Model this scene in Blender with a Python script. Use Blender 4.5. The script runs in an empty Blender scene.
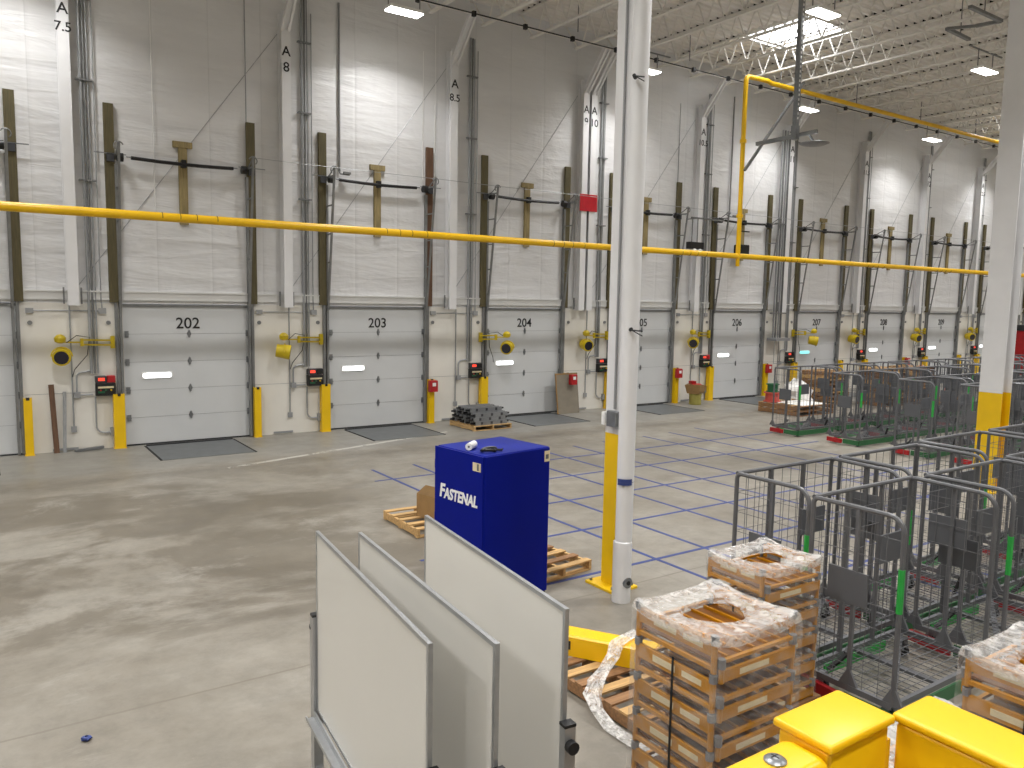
import bpy, math, random
from mathutils import Vector, Matrix
random.seed(7)
R_ = math.radians
col = bpy.context.scene.collection

# ------------------------------------------------------------------ camera
F_PX = 793.99; PITCH, YAW, ROLL = R_(6.0017), R_(34.3583), R_(1.01444); CAM_H = 3.30895
D = 18.82765          # dock wall plane (y)
X0, S, W = 2.7375, 4.61327, 2.6755   # first door's left edge, bay pitch, door width
cy, sy = math.cos(YAW), math.sin(YAW)
fw = Vector((sy*math.cos(PITCH), cy*math.cos(PITCH), -math.sin(PITCH)))
rt = Vector((cy, -sy, 0)); up = rt.cross(fw)
r2 = rt*math.cos(ROLL) + up*math.sin(ROLL); u2 = -rt*math.sin(ROLL) + up*math.cos(ROLL)
cam = bpy.data.cameras.new('camera'); camo = bpy.data.objects.new('camera', cam); col.objects.link(camo)
m = Matrix((r2, u2, -fw)).transposed().to_4x4(); m.translation = Vector((0, 0, CAM_H)); camo.matrix_world = m
cam.sensor_width = 36.0; cam.lens = F_PX/1024*36.0; cam.clip_end = 300; cam.clip_start = 0.05
bpy.context.scene.camera = camo

# ------------------------------------------------------------------ materials
def new_mat(name):
    mt = bpy.data.materials.new(name); mt.use_nodes = True
    nt = mt.node_tree; b = nt.nodes['Principled BSDF']
    return mt, nt, b
def srgb(c):
    return tuple(((x/255)/12.92 if x/255 <= .04045 else ((x/255+.055)/1.055)**2.4) for x in c) + (1,)
def N(nt, t, **kw):
    n = nt.nodes.new(t)
    for k, v in kw.items():
        if hasattr(n, k): setattr(n, k, v)
        else: n.inputs[k].default_value = v
    return n
def mat(name, rgb, rough=.5, metal=0., var=.12, scale=6., bump=0., spec=.5):
    """plain surface with a little procedural mottling"""
    mt, nt, b = new_mat(name); c = srgb(rgb)
    no = N(nt, 'ShaderNodeTexNoise', Scale=scale, Detail=4.)
    tc = N(nt, 'ShaderNodeTexCoord'); nt.links.new(tc.outputs['Object'], no.inputs['Vector'])
    rp = N(nt, 'ShaderNodeValToRGB')
    rp.color_ramp.elements[0].position = .3; rp.color_ramp.elements[1].position = .7
    rp.color_ramp.elements[0].color = tuple(x*(1-var) for x in c[:3]) + (1,)
    rp.color_ramp.elements[1].color = tuple(min(1, x*(1+var)) for x in c[:3]) + (1,)
    nt.links.new(no.outputs['Fac'], rp.inputs['Fac']); nt.links.new(rp.outputs['Color'], b.inputs['Base Color'])
    b.inputs['Roughness'].default_value = rough; b.inputs['Metallic'].default_value = metal
    b.inputs['Specular IOR Level'].default_value = spec
    if bump:
        bp = N(nt, 'ShaderNodeBump', Strength=bump, Distance=.02)
        nt.links.new(no.outputs['Fac'], bp.inputs['Height']); nt.links.new(bp.outputs['Normal'], b.inputs['Normal'])
    return mt
def emit(name, rgb, strength):
    mt, nt, b = new_mat(name); c = srgb(rgb)
    b.inputs['Base Color'].default_value = c; b.inputs['Emission Color'].default_value = c
    b.inputs['Emission Strength'].default_value = strength
    return mt
def wood(name, rgb, along=0, scale=5.):
    mt, nt, b = new_mat(name); c = srgb(rgb)
    tc = N(nt, 'ShaderNodeTexCoord'); mp = N(nt, 'ShaderNodeMapping')
    sc = [18., 18., 18.]; sc[along] = 1.2; mp.inputs['Scale'].default_value = sc
    nt.links.new(tc.outputs['Object'], mp.inputs['Vector'])
    no = N(nt, 'ShaderNodeTexNoise', Scale=scale*.4, Detail=6., Roughness=.65); nt.links.new(mp.outputs['Vector'], no.inputs['Vector'])
    rp = N(nt, 'ShaderNodeValToRGB'); rp.color_ramp.elements[0].position = .3; rp.color_ramp.elements[1].position = .72
    rp.color_ramp.elements[0].color = tuple(x*.6 for x in c[:3]) + (1,); rp.color_ramp.elements[1].color = tuple(min(1, x*1.25) for x in c[:3]) + (1,)
    nt.links.new(no.outputs['Fac'], rp.inputs['Fac']); nt.links.new(rp.outputs['Color'], b.inputs['Base Color'])
    b.inputs['Roughness'].default_value = .75
    return mt

def floor_material():
    mt, nt, b = new_mat('polished_concrete')
    geo = N(nt, 'ShaderNodeNewGeometry'); P = geo.outputs['Position']; L = nt.links.new
    def noise(scale, detail=5., rough=.55, vec=None, dist=0.):
        n = N(nt, 'ShaderNodeTexNoise', Scale=scale, Detail=detail, Roughness=rough, Distortion=dist); L(vec or P, n.inputs['Vector']); return n.outputs['Fac']
    def ramp(fac, stops):
        r = N(nt, 'ShaderNodeValToRGB'); el = r.color_ramp.elements
        while len(el) < len(stops): el.new(.5)
        for e, (p, c) in zip(el, stops): e.position = p; e.color = c if len(c) == 4 else tuple(c)+(1,)
        L(fac, r.inputs['Fac']); return r.outputs['Color']
    def mixc(f, a, c2, mode='MIX'):
        x = N(nt, 'ShaderNodeMix', data_type='RGBA', blend_type=mode)
        if isinstance(f, float): x.inputs[0].default_value = f
        else: L(f, x.inputs[0])
        for i, v in ((6, a), (7, c2)):
            if isinstance(v, tuple): x.inputs[i].default_value = v
            else: L(v, x.inputs[i])
        return x.outputs[2]
    def math_(op, a, b_=0., c=0.):
        x = N(nt, 'ShaderNodeMath', operation=op)
        for i, v in enumerate((a, b_, c)):
            if isinstance(v, (int, float)): x.inputs[i].default_value = v
            else: L(v, x.inputs[i])
        return x.outputs[0]
    sep = N(nt, 'ShaderNodeSeparateXYZ'); L(P, sep.inputs[0]); X, Y = sep.outputs[0], sep.outputs[1]
    mp = N(nt, 'ShaderNodeMapping'); mp.inputs['Scale'].default_value = (.62, 1., 1.); mp.inputs['Rotation'].default_value = (0, 0, .2); L(P, mp.inputs['Vector'])
    base = ramp(noise(.45, 9., .66, mp.outputs['Vector'], .35), [(.30, srgb((112, 106, 95))), (.46, srgb((130, 124, 113))), (.60, srgb((143, 138, 128))), (.75, srgb((136, 131, 122)))])
    fine = ramp(noise(2.6, 10., .78), [(.25, (.6, .6, .6)), (.55, (1, 1, 1)), (.8, (1.15, 1.15, 1.15))])
    c = mixc(.75, base, fine, 'MULTIPLY')
    # brown damp patches: left half of the floor, broad and soft edged
    n1 = noise(.30, 10., .68, mp.outputs['Vector'], .3)
    stain = ramp(n1, [(.47, (0, 0, 0)), (.525, (1, 1, 1))])
    rx = ramp(math_('MULTIPLY', X, .1), [(.42, (1, 1, 1)), (.72, (.25, .25, .25))])
    ry = ramp(math_('MULTIPLY', Y, .05), [(.36, (.15, .15, .15)), (.42, (1, 1, 1)), (.70, (1, 1, 1)), (.80, (0, 0, 0))])
    sm = mixc(1., stain, rx, 'MULTIPLY'); sm = mixc(1., sm, ry, 'MULTIPLY')
    br = ramp(noise(1.1, 9., .75), [(.3, srgb((80, 73, 62))), (.7, srgb((110, 102, 88)))])
    bw = N(nt, 'ShaderNodeRGBToBW'); L(sm, bw.inputs[0])
    c = mixc(math_('MULTIPLY', bw.outputs[0], .72), c, br)
    # pale scuffs
    sc = ramp(noise(.7, 10., .78, mp.outputs['Vector'], .5), [(.57, (0, 0, 0)), (.66, (1, 1, 1))]); bw2 = N(nt, 'ShaderNodeRGBToBW'); L(sc, bw2.inputs[0])
    c = mixc(math_('MULTIPLY', bw2.outputs[0], .5), c, srgb((160, 156, 147)))
    # greyer apron slab in front of the doors
    ap = math_('SMOOTH_MIN', 1., math_('MULTIPLY', math_('MAXIMUM', math_('SUBTRACT', Y, 15.9), 0.), 2.), .1)
    c = mixc(math_('MULTIPLY', ap, .45), c, srgb((134, 134, 130)))
    # saw-cut joints
    def joint(coord, pos, wdt, amt, cc):
        wob = math_('MULTIPLY', math_('SUBTRACT', noise(2.5, 3.), .5), .03)
        d = math_('ABSOLUTE', math_('SUBTRACT', math_('ADD', coord, wob), pos)); f = math_('LESS_THAN', d, wdt)
        return mixc(math_('MULTIPLY', f, amt), cc, srgb((112, 105, 94)))
    c = joint(Y, 6.68, .014, .7, c); c = joint(Y, 15.9, .015, .45, c); c = joint(X, 6.9, .012, .25, c)
    # worn white paint streak towards the wall
    d = math_('ABSOLUTE', math_('SUBTRACT', Y, math_('ADD', math_('MULTIPLY', X, .29), 14.35)))
    wf = math_('MULTIPLY', math_('LESS_THAN', d, .06), math_('MULTIPLY', math_('GREATER_THAN', X, 4.), math_('LESS_THAN', X, 9.8)))
    wn = math_('GREATER_THAN', noise(4., 5.), .44)
    c = mixc(math_('MULTIPLY', math_('MULTIPLY', wf, wn), .55), c, srgb((216, 213, 205)))
    L(c, b.inputs['Base Color'])
    b.inputs['Roughness'].default_value = .5
    rr = ramp(noise(1.1, 5.), [(.3, (.36, .36, .36)), (.7, (.6, .6, .6))]); L(rr, b.inputs['Roughness'])
    bp = N(nt, 'ShaderNodeBump', Strength=.06, Distance=.02); L(noise(20., 4.), bp.inputs['Height']); L(bp.outputs['Normal'], b.inputs['Normal'])
    return mt

def insulation_material():
    """white vinyl faced blanket: wrinkles, vertical seams"""
    mt, nt, b = new_mat('white_vinyl_insulation'); L = nt.links.new
    geo = N(nt, 'ShaderNodeNewGeometry'); P = geo.outputs['Position']
    sep = N(nt, 'ShaderNodeSeparateXYZ'); L(P, sep.inputs[0])
    def wr(rot, scl, sc):
        mp = N(nt, 'ShaderNodeMapping'); mp.inputs['Rotation'].default_value = (0, rot, 0); mp.inputs['Scale'].default_value = scl; L(P, mp.inputs['Vector'])
        n = N(nt, 'ShaderNodeTexNoise', Scale=sc, Detail=4., Roughness=.55, Distortion=.5); L(mp.outputs['Vector'], n.inputs['Vector']); return n.outputs['Fac']
    a = wr(.62, (.30, 1, 1.9), 1.3); c = wr(-.75, (.45, 1, 1.5), .9); e = wr(.1, (1., 1, 1.), .6)
    # vertical seams every 1.15 m
    md = N(nt, 'ShaderNodeMath', operation='PINGPONG'); L(sep.outputs[0], md.inputs[0]); md.inputs[1].default_value = .575
    ls = N(nt, 'ShaderNodeMath', operation='SMOOTH_MIN'); L(md.outputs[0], ls.inputs[0]); ls.inputs[1].default_value = .06; ls.inputs[2].default_value = .04
    s1 = N(nt, 'ShaderNodeMath', operation='ADD'); L(a, s1.inputs[0]); L(c, s1.inputs[1])
    s2 = N(nt, 'ShaderNodeMath', operation='ADD'); L(s1.outputs[0], s2.inputs[0]); L(e, s2.inputs[1])
    s3 = N(nt, 'ShaderNodeMath', operation='MULTIPLY_ADD'); L(ls.outputs[0], s3.inputs[0]); s3.inputs[1].default_value = 1.6; L(s2.outputs[0], s3.inputs[2])
    bp = N(nt, 'ShaderNodeBump', Strength=.5, Distance=.10); L(s3.outputs[0], bp.inputs['Height']); L(bp.outputs['Normal'], b.inputs['Normal'])
    rp = N(nt, 'ShaderNodeValToRGB'); rp.color_ramp.elements[0].color = srgb((206, 206, 207)); rp.color_ramp.elements[1].color = srgb((226, 226, 226)); L(a, rp.inputs['Fac'])
    # seam tint
    lt = N(nt, 'ShaderNodeMath', operation='LESS_THAN'); L(md.outputs[0], lt.inputs[0]); lt.inputs[1].default_value = .012
    mx = N(nt, 'ShaderNodeMix', data_type='RGBA'); ml = N(nt, 'ShaderNodeMath', operation='MULTIPLY'); L(lt.outputs[0], ml.inputs[0]); ml.inputs[1].default_value = .16
    L(ml.outputs[0], mx.inputs[0]); L(rp.outputs['Color'], mx.inputs[6]); mx.inputs[7].default_value = srgb((160, 160, 162))
    L(mx.outputs[2], b.inputs['Base Color']); b.inputs['Roughness'].default_value = .42
    return mt

def film(name, alpha_lo, alpha_hi, rgb=(238, 236, 232), scale=9., dist=.7):
    """wrinkled translucent stretch film"""
    mt, nt, b = new_mat(name); L = nt.links.new
    tc = N(nt, 'ShaderNodeTexCoord'); mp = N(nt, 'ShaderNodeMapping'); mp.inputs['Scale'].default_value = (1, 1, 2.2); L(tc.outputs['Object'], mp.inputs['Vector'])
    n = N(nt, 'ShaderNodeTexNoise', Scale=scale, Detail=6., Roughness=.6, Distortion=dist); L(mp.outputs['Vector'], n.inputs['Vector'])
    rp = N(nt, 'ShaderNodeMapRange'); rp.inputs[1].default_value = .35; rp.inputs[2].default_value = .68; rp.inputs[3].default_value = alpha_lo; rp.inputs[4].default_value = alpha_hi
    L(n.outputs['Fac'], rp.inputs[0]); L(rp.outputs[0], b.inputs['Alpha'])
    bp = N(nt, 'ShaderNodeBump', Strength=.35, Distance=.02); L(n.outputs['Fac'], bp.inputs['Height']); L(bp.outputs['Normal'], b.inputs['Normal'])
    b.inputs['Base Color'].default_value = srgb(rgb); b.inputs['Roughness'].default_value = .18; b.inputs['Specular IOR Level'].default_value = .9
    return mt

M = dict(
    floor=floor_material(), insul=insulation_material(),
    ceil=mat('painted_steel_deck', (226, 222, 216), .6, 0, .05, 1.),
    joist=mat('white_primed_steel', (228, 225, 219), .55, 0, .05, 2.),
    wcol=mat('white_painted_column', (225, 225, 226), .38, 0, .03, 3.),
    wpanel=mat('white_wall_panel', (226, 223, 215), .45, 0, .04, 1.5),
    girt=mat('white_girt', (214, 214, 212), .45, 0, .04, 2.),
    door=mat('grey_door_panel', (206, 208, 209), .42, 0, .03, 1.2),
    seam=mat('door_seam', (150, 152, 154), .6, 0, .05),
    dark=mat('dark_rubber', (45, 46, 48), .7),
    black=mat('black_plastic', (22, 22, 24), .45),
    steel=mat('galvanised_steel', (140, 143, 146), .38, .75, .12, 9.),
    track=mat('grey_track_steel', (126, 127, 127), .45, .3, .12, 8.),
    conduit=mat('grey_conduit', (158, 160, 162), .4, .3, .08, 5.),
    olive=wood('olive_treated_wood', (92, 84, 56), 2), brownwood=wood('reddish_treated_wood', (104, 76, 56), 2),
    tanwood=wood('tan_treated_wood', (150, 134, 92), 2),
    yellow=mat('safety_yellow_paint', (236, 192, 10), .4, 0, .05, 3.),
    yellowg=mat('glossy_yellow_powder_coat', (242, 190, 14), .33, 0, .03, 5., .03),
    pipey=mat('yellow_gas_pipe_paint', (240, 190, 12), .35, 0, .06, 2.),
    ydark=mat('dark_yellow_lamp_housing', (205, 180, 22), .45, 0, .08),
    red=mat('red_plastic', (170, 24, 30), .45), redsign=mat('red_sign_board', (178, 18, 34), .5),
    green=mat('bright_green_sleeve', (44, 168, 70), .45), dgreen=mat('green_base_bar', (44, 100, 60), .5),
    cart=mat('grey_cart_tube', (98, 99, 102), .42, .1, .08, 8.), cartw=mat('grey_cart_wire', (108, 109, 112), .45, .1, .05),
    plate=mat('grey_cart_plate', (92, 94, 98), .5, 0, .04),
    blue=mat('royal_blue_paint', (0, 18, 124), .5, 0, .05, 2., 0, .12), bluelit=mat('royal_blue_paint_lit_top', (2, 28, 132), .5, 0, .05, 2., 0, .2),
    tape=mat('blue_floor_tape', (46, 62, 122), .55, 0, .12, 4.),
    white=mat('white_plastic', (236, 236, 234), .45, 0, .03), paper=mat('white_paper', (232, 231, 226), .7, 0, .04),
    board=mat('whiteboard_enamel', (222, 220, 214), .16, 0, .015, 1.), alu=mat('brushed_aluminium', (176, 178, 180), .32, .7, .06, 20.),
    pallet=wood('pale_pallet_wood', (196, 158, 104), 0), palletd=wood('brown_pallet_wood', (146, 108, 72), 0), pallety=wood('pale_pallet_wood_y', (200, 164, 112), 1),
    card=mat('cardboard', (150, 118, 74), .8, 0, .1), greyboard=mat('grey_brown_board', (132, 124, 110), .6, 0, .06),
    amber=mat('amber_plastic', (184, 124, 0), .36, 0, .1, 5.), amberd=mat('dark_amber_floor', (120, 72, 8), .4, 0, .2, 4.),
    cap=mat('grey_corner_cap', (120, 120, 122), .5), sticker=mat('white_sticker', (214, 200, 164), .6),
    film=film('stretch_film', .16, .66, scale=13., dist=1.), filmside=film('thin_stretch_film', .04, .26, scale=6.), strip=film('crumpled_film', .25, .85, scale=22.),
    lens=emit('led_panel', (255, 253, 248), 18.), doorlight=emit('daylight_door_window', (250, 253, 255), 3.2), doorcyan=emit('tinted_door_window', (130, 225, 225), 1.4),
    skylight=emit('skylight_daylight', (250, 252, 255), 8.), redled=emit('red_signal_lamp', (255, 70, 50), 1.2),
    leveler=mat('grey_leveler_plate', (100, 103, 104), .5, .2, .1, 4.),
    orange=mat('orange_red_plastic', (226, 72, 34), .5), drum=mat('yellow_green_drum', (168, 160, 84), .55), gspool=mat('green_spool', (28, 96, 60), .55), rspool=mat('faded_red_spool', (196, 84, 72), .6),
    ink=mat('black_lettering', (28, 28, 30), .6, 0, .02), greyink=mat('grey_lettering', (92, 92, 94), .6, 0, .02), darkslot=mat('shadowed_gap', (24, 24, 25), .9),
    glass=mat('dark_lamp_glass', (40, 38, 48), .12),
    deckplate=mat('grey_mezzanine_deck', (120, 120, 118), .6), bag=film('white_plastic_bag', .8, 1., scale=6.),
    gpart=mat('grey_moulded_parts', (128, 130, 132), .5, .2, .15), dpart=mat('charcoal_parts', (60, 61, 64), .55, 0, .15),
)
# ------------------------------------------------------------------ mesh builder
class MB:
    def __init__(s): s.v = []; s.f = []; s.mi = []; s.mats = []; s.sm = []
    def _m(s, m):
        if m not in s.mats: s.mats.append(m)
        return s.mats.index(m)
    def add(s, vs, fs, m, smooth=False):
        o = len(s.v); s.v += [tuple(v) for v in vs]; i = s._m(m)
        for f in fs: s.f.append(tuple(o+k for k in f)); s.mi.append(i); s.sm.append(smooth)
        return s
    def box(s, c, d, m, rz=0., tilt=None):
        x, y, z = d[0]/2, d[1]/2, d[2]/2
        vs = [Vector((a, b, e)) for a in (-x, x) for b in (-y, y) for e in (-z, z)]
        mt = Matrix.Rotation(rz, 3, 'Z')
        if tilt: mt = mt @ tilt
        vs = [mt @ v + Vector(c) for v in vs]
        return s.add(vs, [(0, 1, 3, 2), (4, 6, 7, 5), (0, 4, 5, 1), (2, 3, 7, 6), (0, 2, 6, 4), (1, 5, 7, 3)], m)
    def bb(s, lo, hi, m):
        return s.box([(a+b)/2 for a, b in zip(lo, hi)], [abs(b-a) for a, b in zip(lo, hi)], m)
    def cbox(s, lo, hi, m, ch=.01):
        """box with chamfered vertical and top edges"""
        (x0, y0, z0), (x1, y1, z1) = lo, hi
        def ring(z, i): return [(x0+i+ch, y0+i, z), (x1-i-ch, y0+i, z), (x1-i, y0+i+ch, z), (x1-i, y1-i-ch, z), (x1-i-ch, y1-i, z), (x0+i+ch, y1-i, z), (x0+i, y1-i-ch, z), (x0+i, y0+i+ch, z)]
        vs = ring(z0, 0) + ring(z1-ch, 0) + ring(z1, ch)
        fs = [tuple(range(7, -1, -1)), tuple(range(16, 24))]
        for b in (0, 8):
            for k in range(8): fs.append((b+k, b+(k+1) % 8, b+8+(k+1) % 8, b+8+k))
        return s.add(vs, fs, m)
    def bar(s, p, q, w, h, m):
        """rectangular bar between two points; w across (horizontal), h the other way"""
        p, q = Vector(p), Vector(q); d = (q-p).normalized()
        ref = Vector((0, 0, 1)) if abs(d.z) < .95 else Vector((0, 1, 0))
        a = d.cross(ref).normalized()*(w/2); b = a.cross(d).normalized()*(h/2)
        vs = [p-a-b, p+a-b, p+a+b, p-a+b, q-a-b, q+a-b, q+a+b, q-a+b]
        return s.add(vs, [(0, 3, 2, 1), (4, 5, 6, 7), (0, 1, 5, 4), (1, 2, 6, 5), (2, 3, 7, 6), (3, 0, 4, 7)], m)
    def tube(s, pts, r, m, n=8, caps=True):
        pts = [Vector(p) for p in pts]; k = len(pts); vs = []; pa = None
        for i, p in enumerate(pts):
            t = (pts[min(i+1, k-1)] - pts[max(i-1, 0)]).normalized()
            if pa is None:
                ref = Vector((0, 0, 1)) if abs(t.z) < .9 else Vector((1, 0, 0)); pa = t.cross(ref).normalized()
            else: pa = (pa - t*pa.dot(t)).normalized()
            b = t.cross(pa)
            rr = r[i] if isinstance(r, (list, tuple)) else r
            vs += [p + (pa*math.cos(2*math.pi*j/n) + b*math.sin(2*math.pi*j/n))*rr for j in range(n)]
        fs = [(i*n+j, i*n+(j+1) % n, (i+1)*n+(j+1) % n, (i+1)*n+j) for i in range(k-1) for j in range(n)]
        if caps: fs += [tuple(range(n-1, -1, -1)), tuple((k-1)*n+j for j in range(n))]
        return s.add(vs, fs, m, True)
    def cyl(s, p, q, r, m, n=20, r1=None):
        return s.tube([p, q], [r, r1 if r1 is not None else r], m, n)
    def lathe(s, c, prof, m, n=20):
        vs = [(c[0]+r*math.cos(2*math.pi*j/n), c[1]+r*math.sin(2*math.pi*j/n), c[2]+z) for r, z in prof for j in range(n)]
        fs = [(i*n+j, i*n+(j+1) % n, (i+1)*n+(j+1) % n, (i+1)*n+j) for i in range(len(prof)-1) for j in range(n)]
        fs += [tuple(range(n-1, -1, -1)), tuple((len(prof)-1)*n+j for j in range(n))]
        return s.add(vs, fs, m, True)
    def build(s, name, parent=None, loc=None, rz=0.):
        me = bpy.data.meshes.new(name); me.from_pydata(s.v, [], s.f)
        for mm in s.mats: me.materials.append(M[mm] if isinstance(mm, str) else mm)
        me.polygons.foreach_set('material_index', s.mi); me.polygons.foreach_set('use_smooth', s.sm); me.update()
        if any(s.sm) and hasattr(me, 'set_sharp_from_angle'): me.set_sharp_from_angle(angle=R_(40))
        o = bpy.data.objects.new(name, me); col.objects.link(o)
        if parent: o.parent = parent
        if loc: o.location = loc
        o.rotation_euler.z = rz
        return o
def tag(o, label=None, cat=None, group=None, kind=None):
    if label: o['label'] = label
    if cat: o['category'] = cat
    if group: o['group'] = group
    if kind: o['kind'] = kind
    return o
def thing(name, loc, label, cat, group=None, rz=0.):
    o = bpy.data.objects.new(name, None); col.objects.link(o); o.location = loc; o.rotation_euler.z = rz; o.empty_display_size = .2
    return tag(o, label, cat, group)
KIDS = {}
def copy_tree(o, parent=None):
    c = o.copy(); col.objects.link(c); c.parent = parent
    for ch in o.children: copy_tree(ch, c)
    return c
def arc(c, r, a0, a1, ax, ay, n=5):
    c, ax, ay = Vector(c), Vector(ax), Vector(ay)
    return [c + ax*(r*math.cos(a0+(a1-a0)*i/n)) + ay*(r*math.sin(a0+(a1-a0)*i/n)) for i in range(n+1)]
def text(name, s, size, m, mw, parent=None, bold=0., shear=0., align='CENTER', thick=.002):
    cu = bpy.data.curves.new(name, 'FONT'); cu.body = s; cu.size = size; cu.align_x = align; cu.align_y = 'CENTER'
    cu.offset = bold; cu.shear = shear; cu.extrude = thick
    t = bpy.data.objects.new(name+'_curve', cu); col.objects.link(t)
    bpy.context.view_layer.update()
    me = bpy.data.meshes.new_from_object(t.evaluated_get(bpy.context.evaluated_depsgraph_get()))
    bpy.data.objects.remove(t); me.name = name
    me.materials.clear(); me.materials.append(M[m])
    o = bpy.data.objects.new(name, me); col.objects.link(o)
    if parent: o.parent = parent
    o.matrix_local = mw
    return o
def face_y(x, y, z):          # text plane facing -Y
    return Matrix.Translation((x, y, z)) @ Matrix.Rotation(R_(90), 4, 'X')
ORD = ['first', 'second', 'third', 'fourth', 'fifth', 'sixth', 'seventh', 'eighth', 'ninth', 'tenth', 'eleventh', 'twelfth']

# ------------------------------------------------------------------ shell
XL, XR, YB, ZC = -9., 66., -8., 11.15
tag(MB().add([(XL, YB, 0), (XR, YB, 0), (XR, D+.3, 0), (XL, D+.3, 0)], [(0, 1, 2, 3)], 'floor').build('floor'), kind='structure')
# dock wall: blanket above, smooth panels below, with openings left for the doors
KS = list(range(-2, 13))
b = MB()
b.add([(XL, D-.02, 3.1), (XR, D-.02, 3.1), (XR, D-.02, ZC), (XL, D-.02, ZC)], [(0, 1, 2, 3)], 'insul')
edges = [XL] + [e for k in KS for e in (X0+k*S-.02, X0+k*S+W+.02)] + [XR]
edges = [e for e in edges if XL <= e <= XR]
wl_ = MB()
xs = [XL]
for k in KS:
    a, c = X0+k*S-.02, X0+k*S+W+.02
    wl_.bb((max(xs[-1], XL), D-.03, 0), (a, D+.2, 3.1), 'wpanel'); xs.append(c)
wl_.bb((xs[-1], D-.03, 0), (XR, D+.2, 3.1), 'wpanel')
wall = tag(b.build('wall_dock'), kind='structure')
tag(wl_.build('wall_panel', wall))
# faint panel seam half way up the piers
sm_ = MB()
for k in KS[1:]:
    sm_.bb((X0+(k-1)*S+W+.06, D-.034, 1.22), (X0+k*S-.06, D-.03, 1.228), 'seam')
sm_.build('panel_seam', wall)
# white girt band along the wall
g = MB()
g.bb((XL, D-.075, 3.17), (XR, D-.02, 3.33), 'girt').bb((XL, D-.10, 3.33), (XR, D-.02, 3.36), 'girt')
tag(g.build('trim_1'), kind='structure')
for nm, a, c in (('wall_left', (XL-.2, YB, 0), (XL, D+.3, ZC)), ('wall_right', (XR, YB, 0), (XR+.2, D+.3, ZC)), ('wall_back', (XL, YB-.2, 0), (XR, YB, ZC))):
    tag(MB().bb(a, c, 'wpanel').build(nm), kind='structure')
# corrugated roof deck
SKY = [(19.0, 21.25, 14.15, 16.35), (19.0, 21.25, -1.0, 1.2), (34.5, 36.7, 14.15, 16.35)]
b = MB(); prof = []; y = YB
while y < D+.3:
    prof += [(y, ZC+.05), (y+.09, ZC+.05), (y+.13, ZC), (y+.21, ZC), (y+.25, ZC+.05)]; y += .25
segs = [XL, 19.0, 21.25, 34.5, 36.7, XR]
for a, c in zip(segs, segs[1:]):
    holes = [h for h in SKY if abs(h[0]-a) < .01]
    for i in range(len(prof)-1):
        (ya, za), (yb, zb) = prof[i], prof[i+1]
        if yb-ya < 1e-6 or any(h[2] < (ya+yb)/2 < h[3] for h in holes): continue
        b.add([(a, ya, za), (c, ya, za), (c, yb, zb), (a, yb, zb)], [(0, 3, 2, 1)], 'ceil')
b.bb((XL, YB, ZC+.45), (XR, D+.3, ZC+.5), 'dark')
ceiling = tag(b.build('ceiling'), kind='structure')
for i, (a, c, y0, y1) in enumerate(SKY):
    w_ = MB(); t = .04
    for lo, hi in (((a-t, y0-t, ZC-.02), (a, y1+t, ZC+.4)), ((c, y0-t, ZC-.02), (c+t, y1+t, ZC+.4)), ((a, y0-t, ZC-.02), (c, y0, ZC+.4)), ((a, y1, ZC-.02), (c, y1+t, ZC+.4))): w_.bb(lo, hi, 'ceil')
    s_ = tag(w_.build('window_%d' % (i+1)), kind='structure')
    MB().bb((a, y0, ZC+.3), (c, y1, ZC+.32), 'skylight').build('pane', s_)
# bar joists running out from the dock wall
def joist_mesh(y0, y1, end_cut, mn):
    b = MB(); zb, zt = -.80, -.06
    b.bb((-.05, y0, zt), (.05, y1, zt+.05), mn); b.bb((-.05, y0+.3, zb), (.05, y1-end_cut, zb+.045), mn)
    n = int((y1-end_cut-y0-.6)/.62); st = (y1-end_cut-y0-.6)/n
    for i in range(n):
        ya = y0+.3+i*st
        p, q = ((0, ya, zb+.02), (0, ya+st/2, zt+.02)); r = (0, ya+st, zb+.02)
        b.bar(p, q, .028, .028, mn); b.bar(q, r, .028, .028, mn)
    b.bar((0, y1-end_cut-.1, zb+.02), (0, y1-.1, zt), .03, .03, mn)
    return b
jb = joist_mesh(YB+.1, D-.06, .55, 'joist')
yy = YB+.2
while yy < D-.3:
    jb.bb((-.052, yy+.02, -.012), (.052, yy+.10, .046), 'darkslot'); yy += .25  # black blocks on the top chord stand in for shade between deck ribs
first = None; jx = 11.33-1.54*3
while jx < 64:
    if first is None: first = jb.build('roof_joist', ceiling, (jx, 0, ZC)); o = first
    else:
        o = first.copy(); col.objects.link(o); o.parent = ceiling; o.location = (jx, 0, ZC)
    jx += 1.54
# joist girder over the free-standing columns, rows of bridging
gb = MB(); gy = 6.79
gb.bb((XL, gy-.1, ZC-1.35), (XR, gy+.1, ZC-1.25), 'joist'); gb.bb((XL, gy-.1, ZC-.16), (XR, gy+.1, ZC-.06), 'joist')
x = XL
while x < XR-1.6:
    gb.bar((x, gy, ZC-1.3), (x+.77, gy, ZC-.1), .07, .07, 'joist'); gb.bar((x+.77, gy, ZC-.1), (x+1.54, gy, ZC-1.3), .07, .07, 'joist'); x += 1.54
gb.build('joist_girder', ceiling)
bb_ = MB()
for yb in (17.6, 14.6, 11.6, 8.6):
    bb_.bar((6, yb, ZC-.79), (64, yb, ZC-.79), .03, .03, 'joist')
bb_.build('bridging_bar', ceiling)

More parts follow.
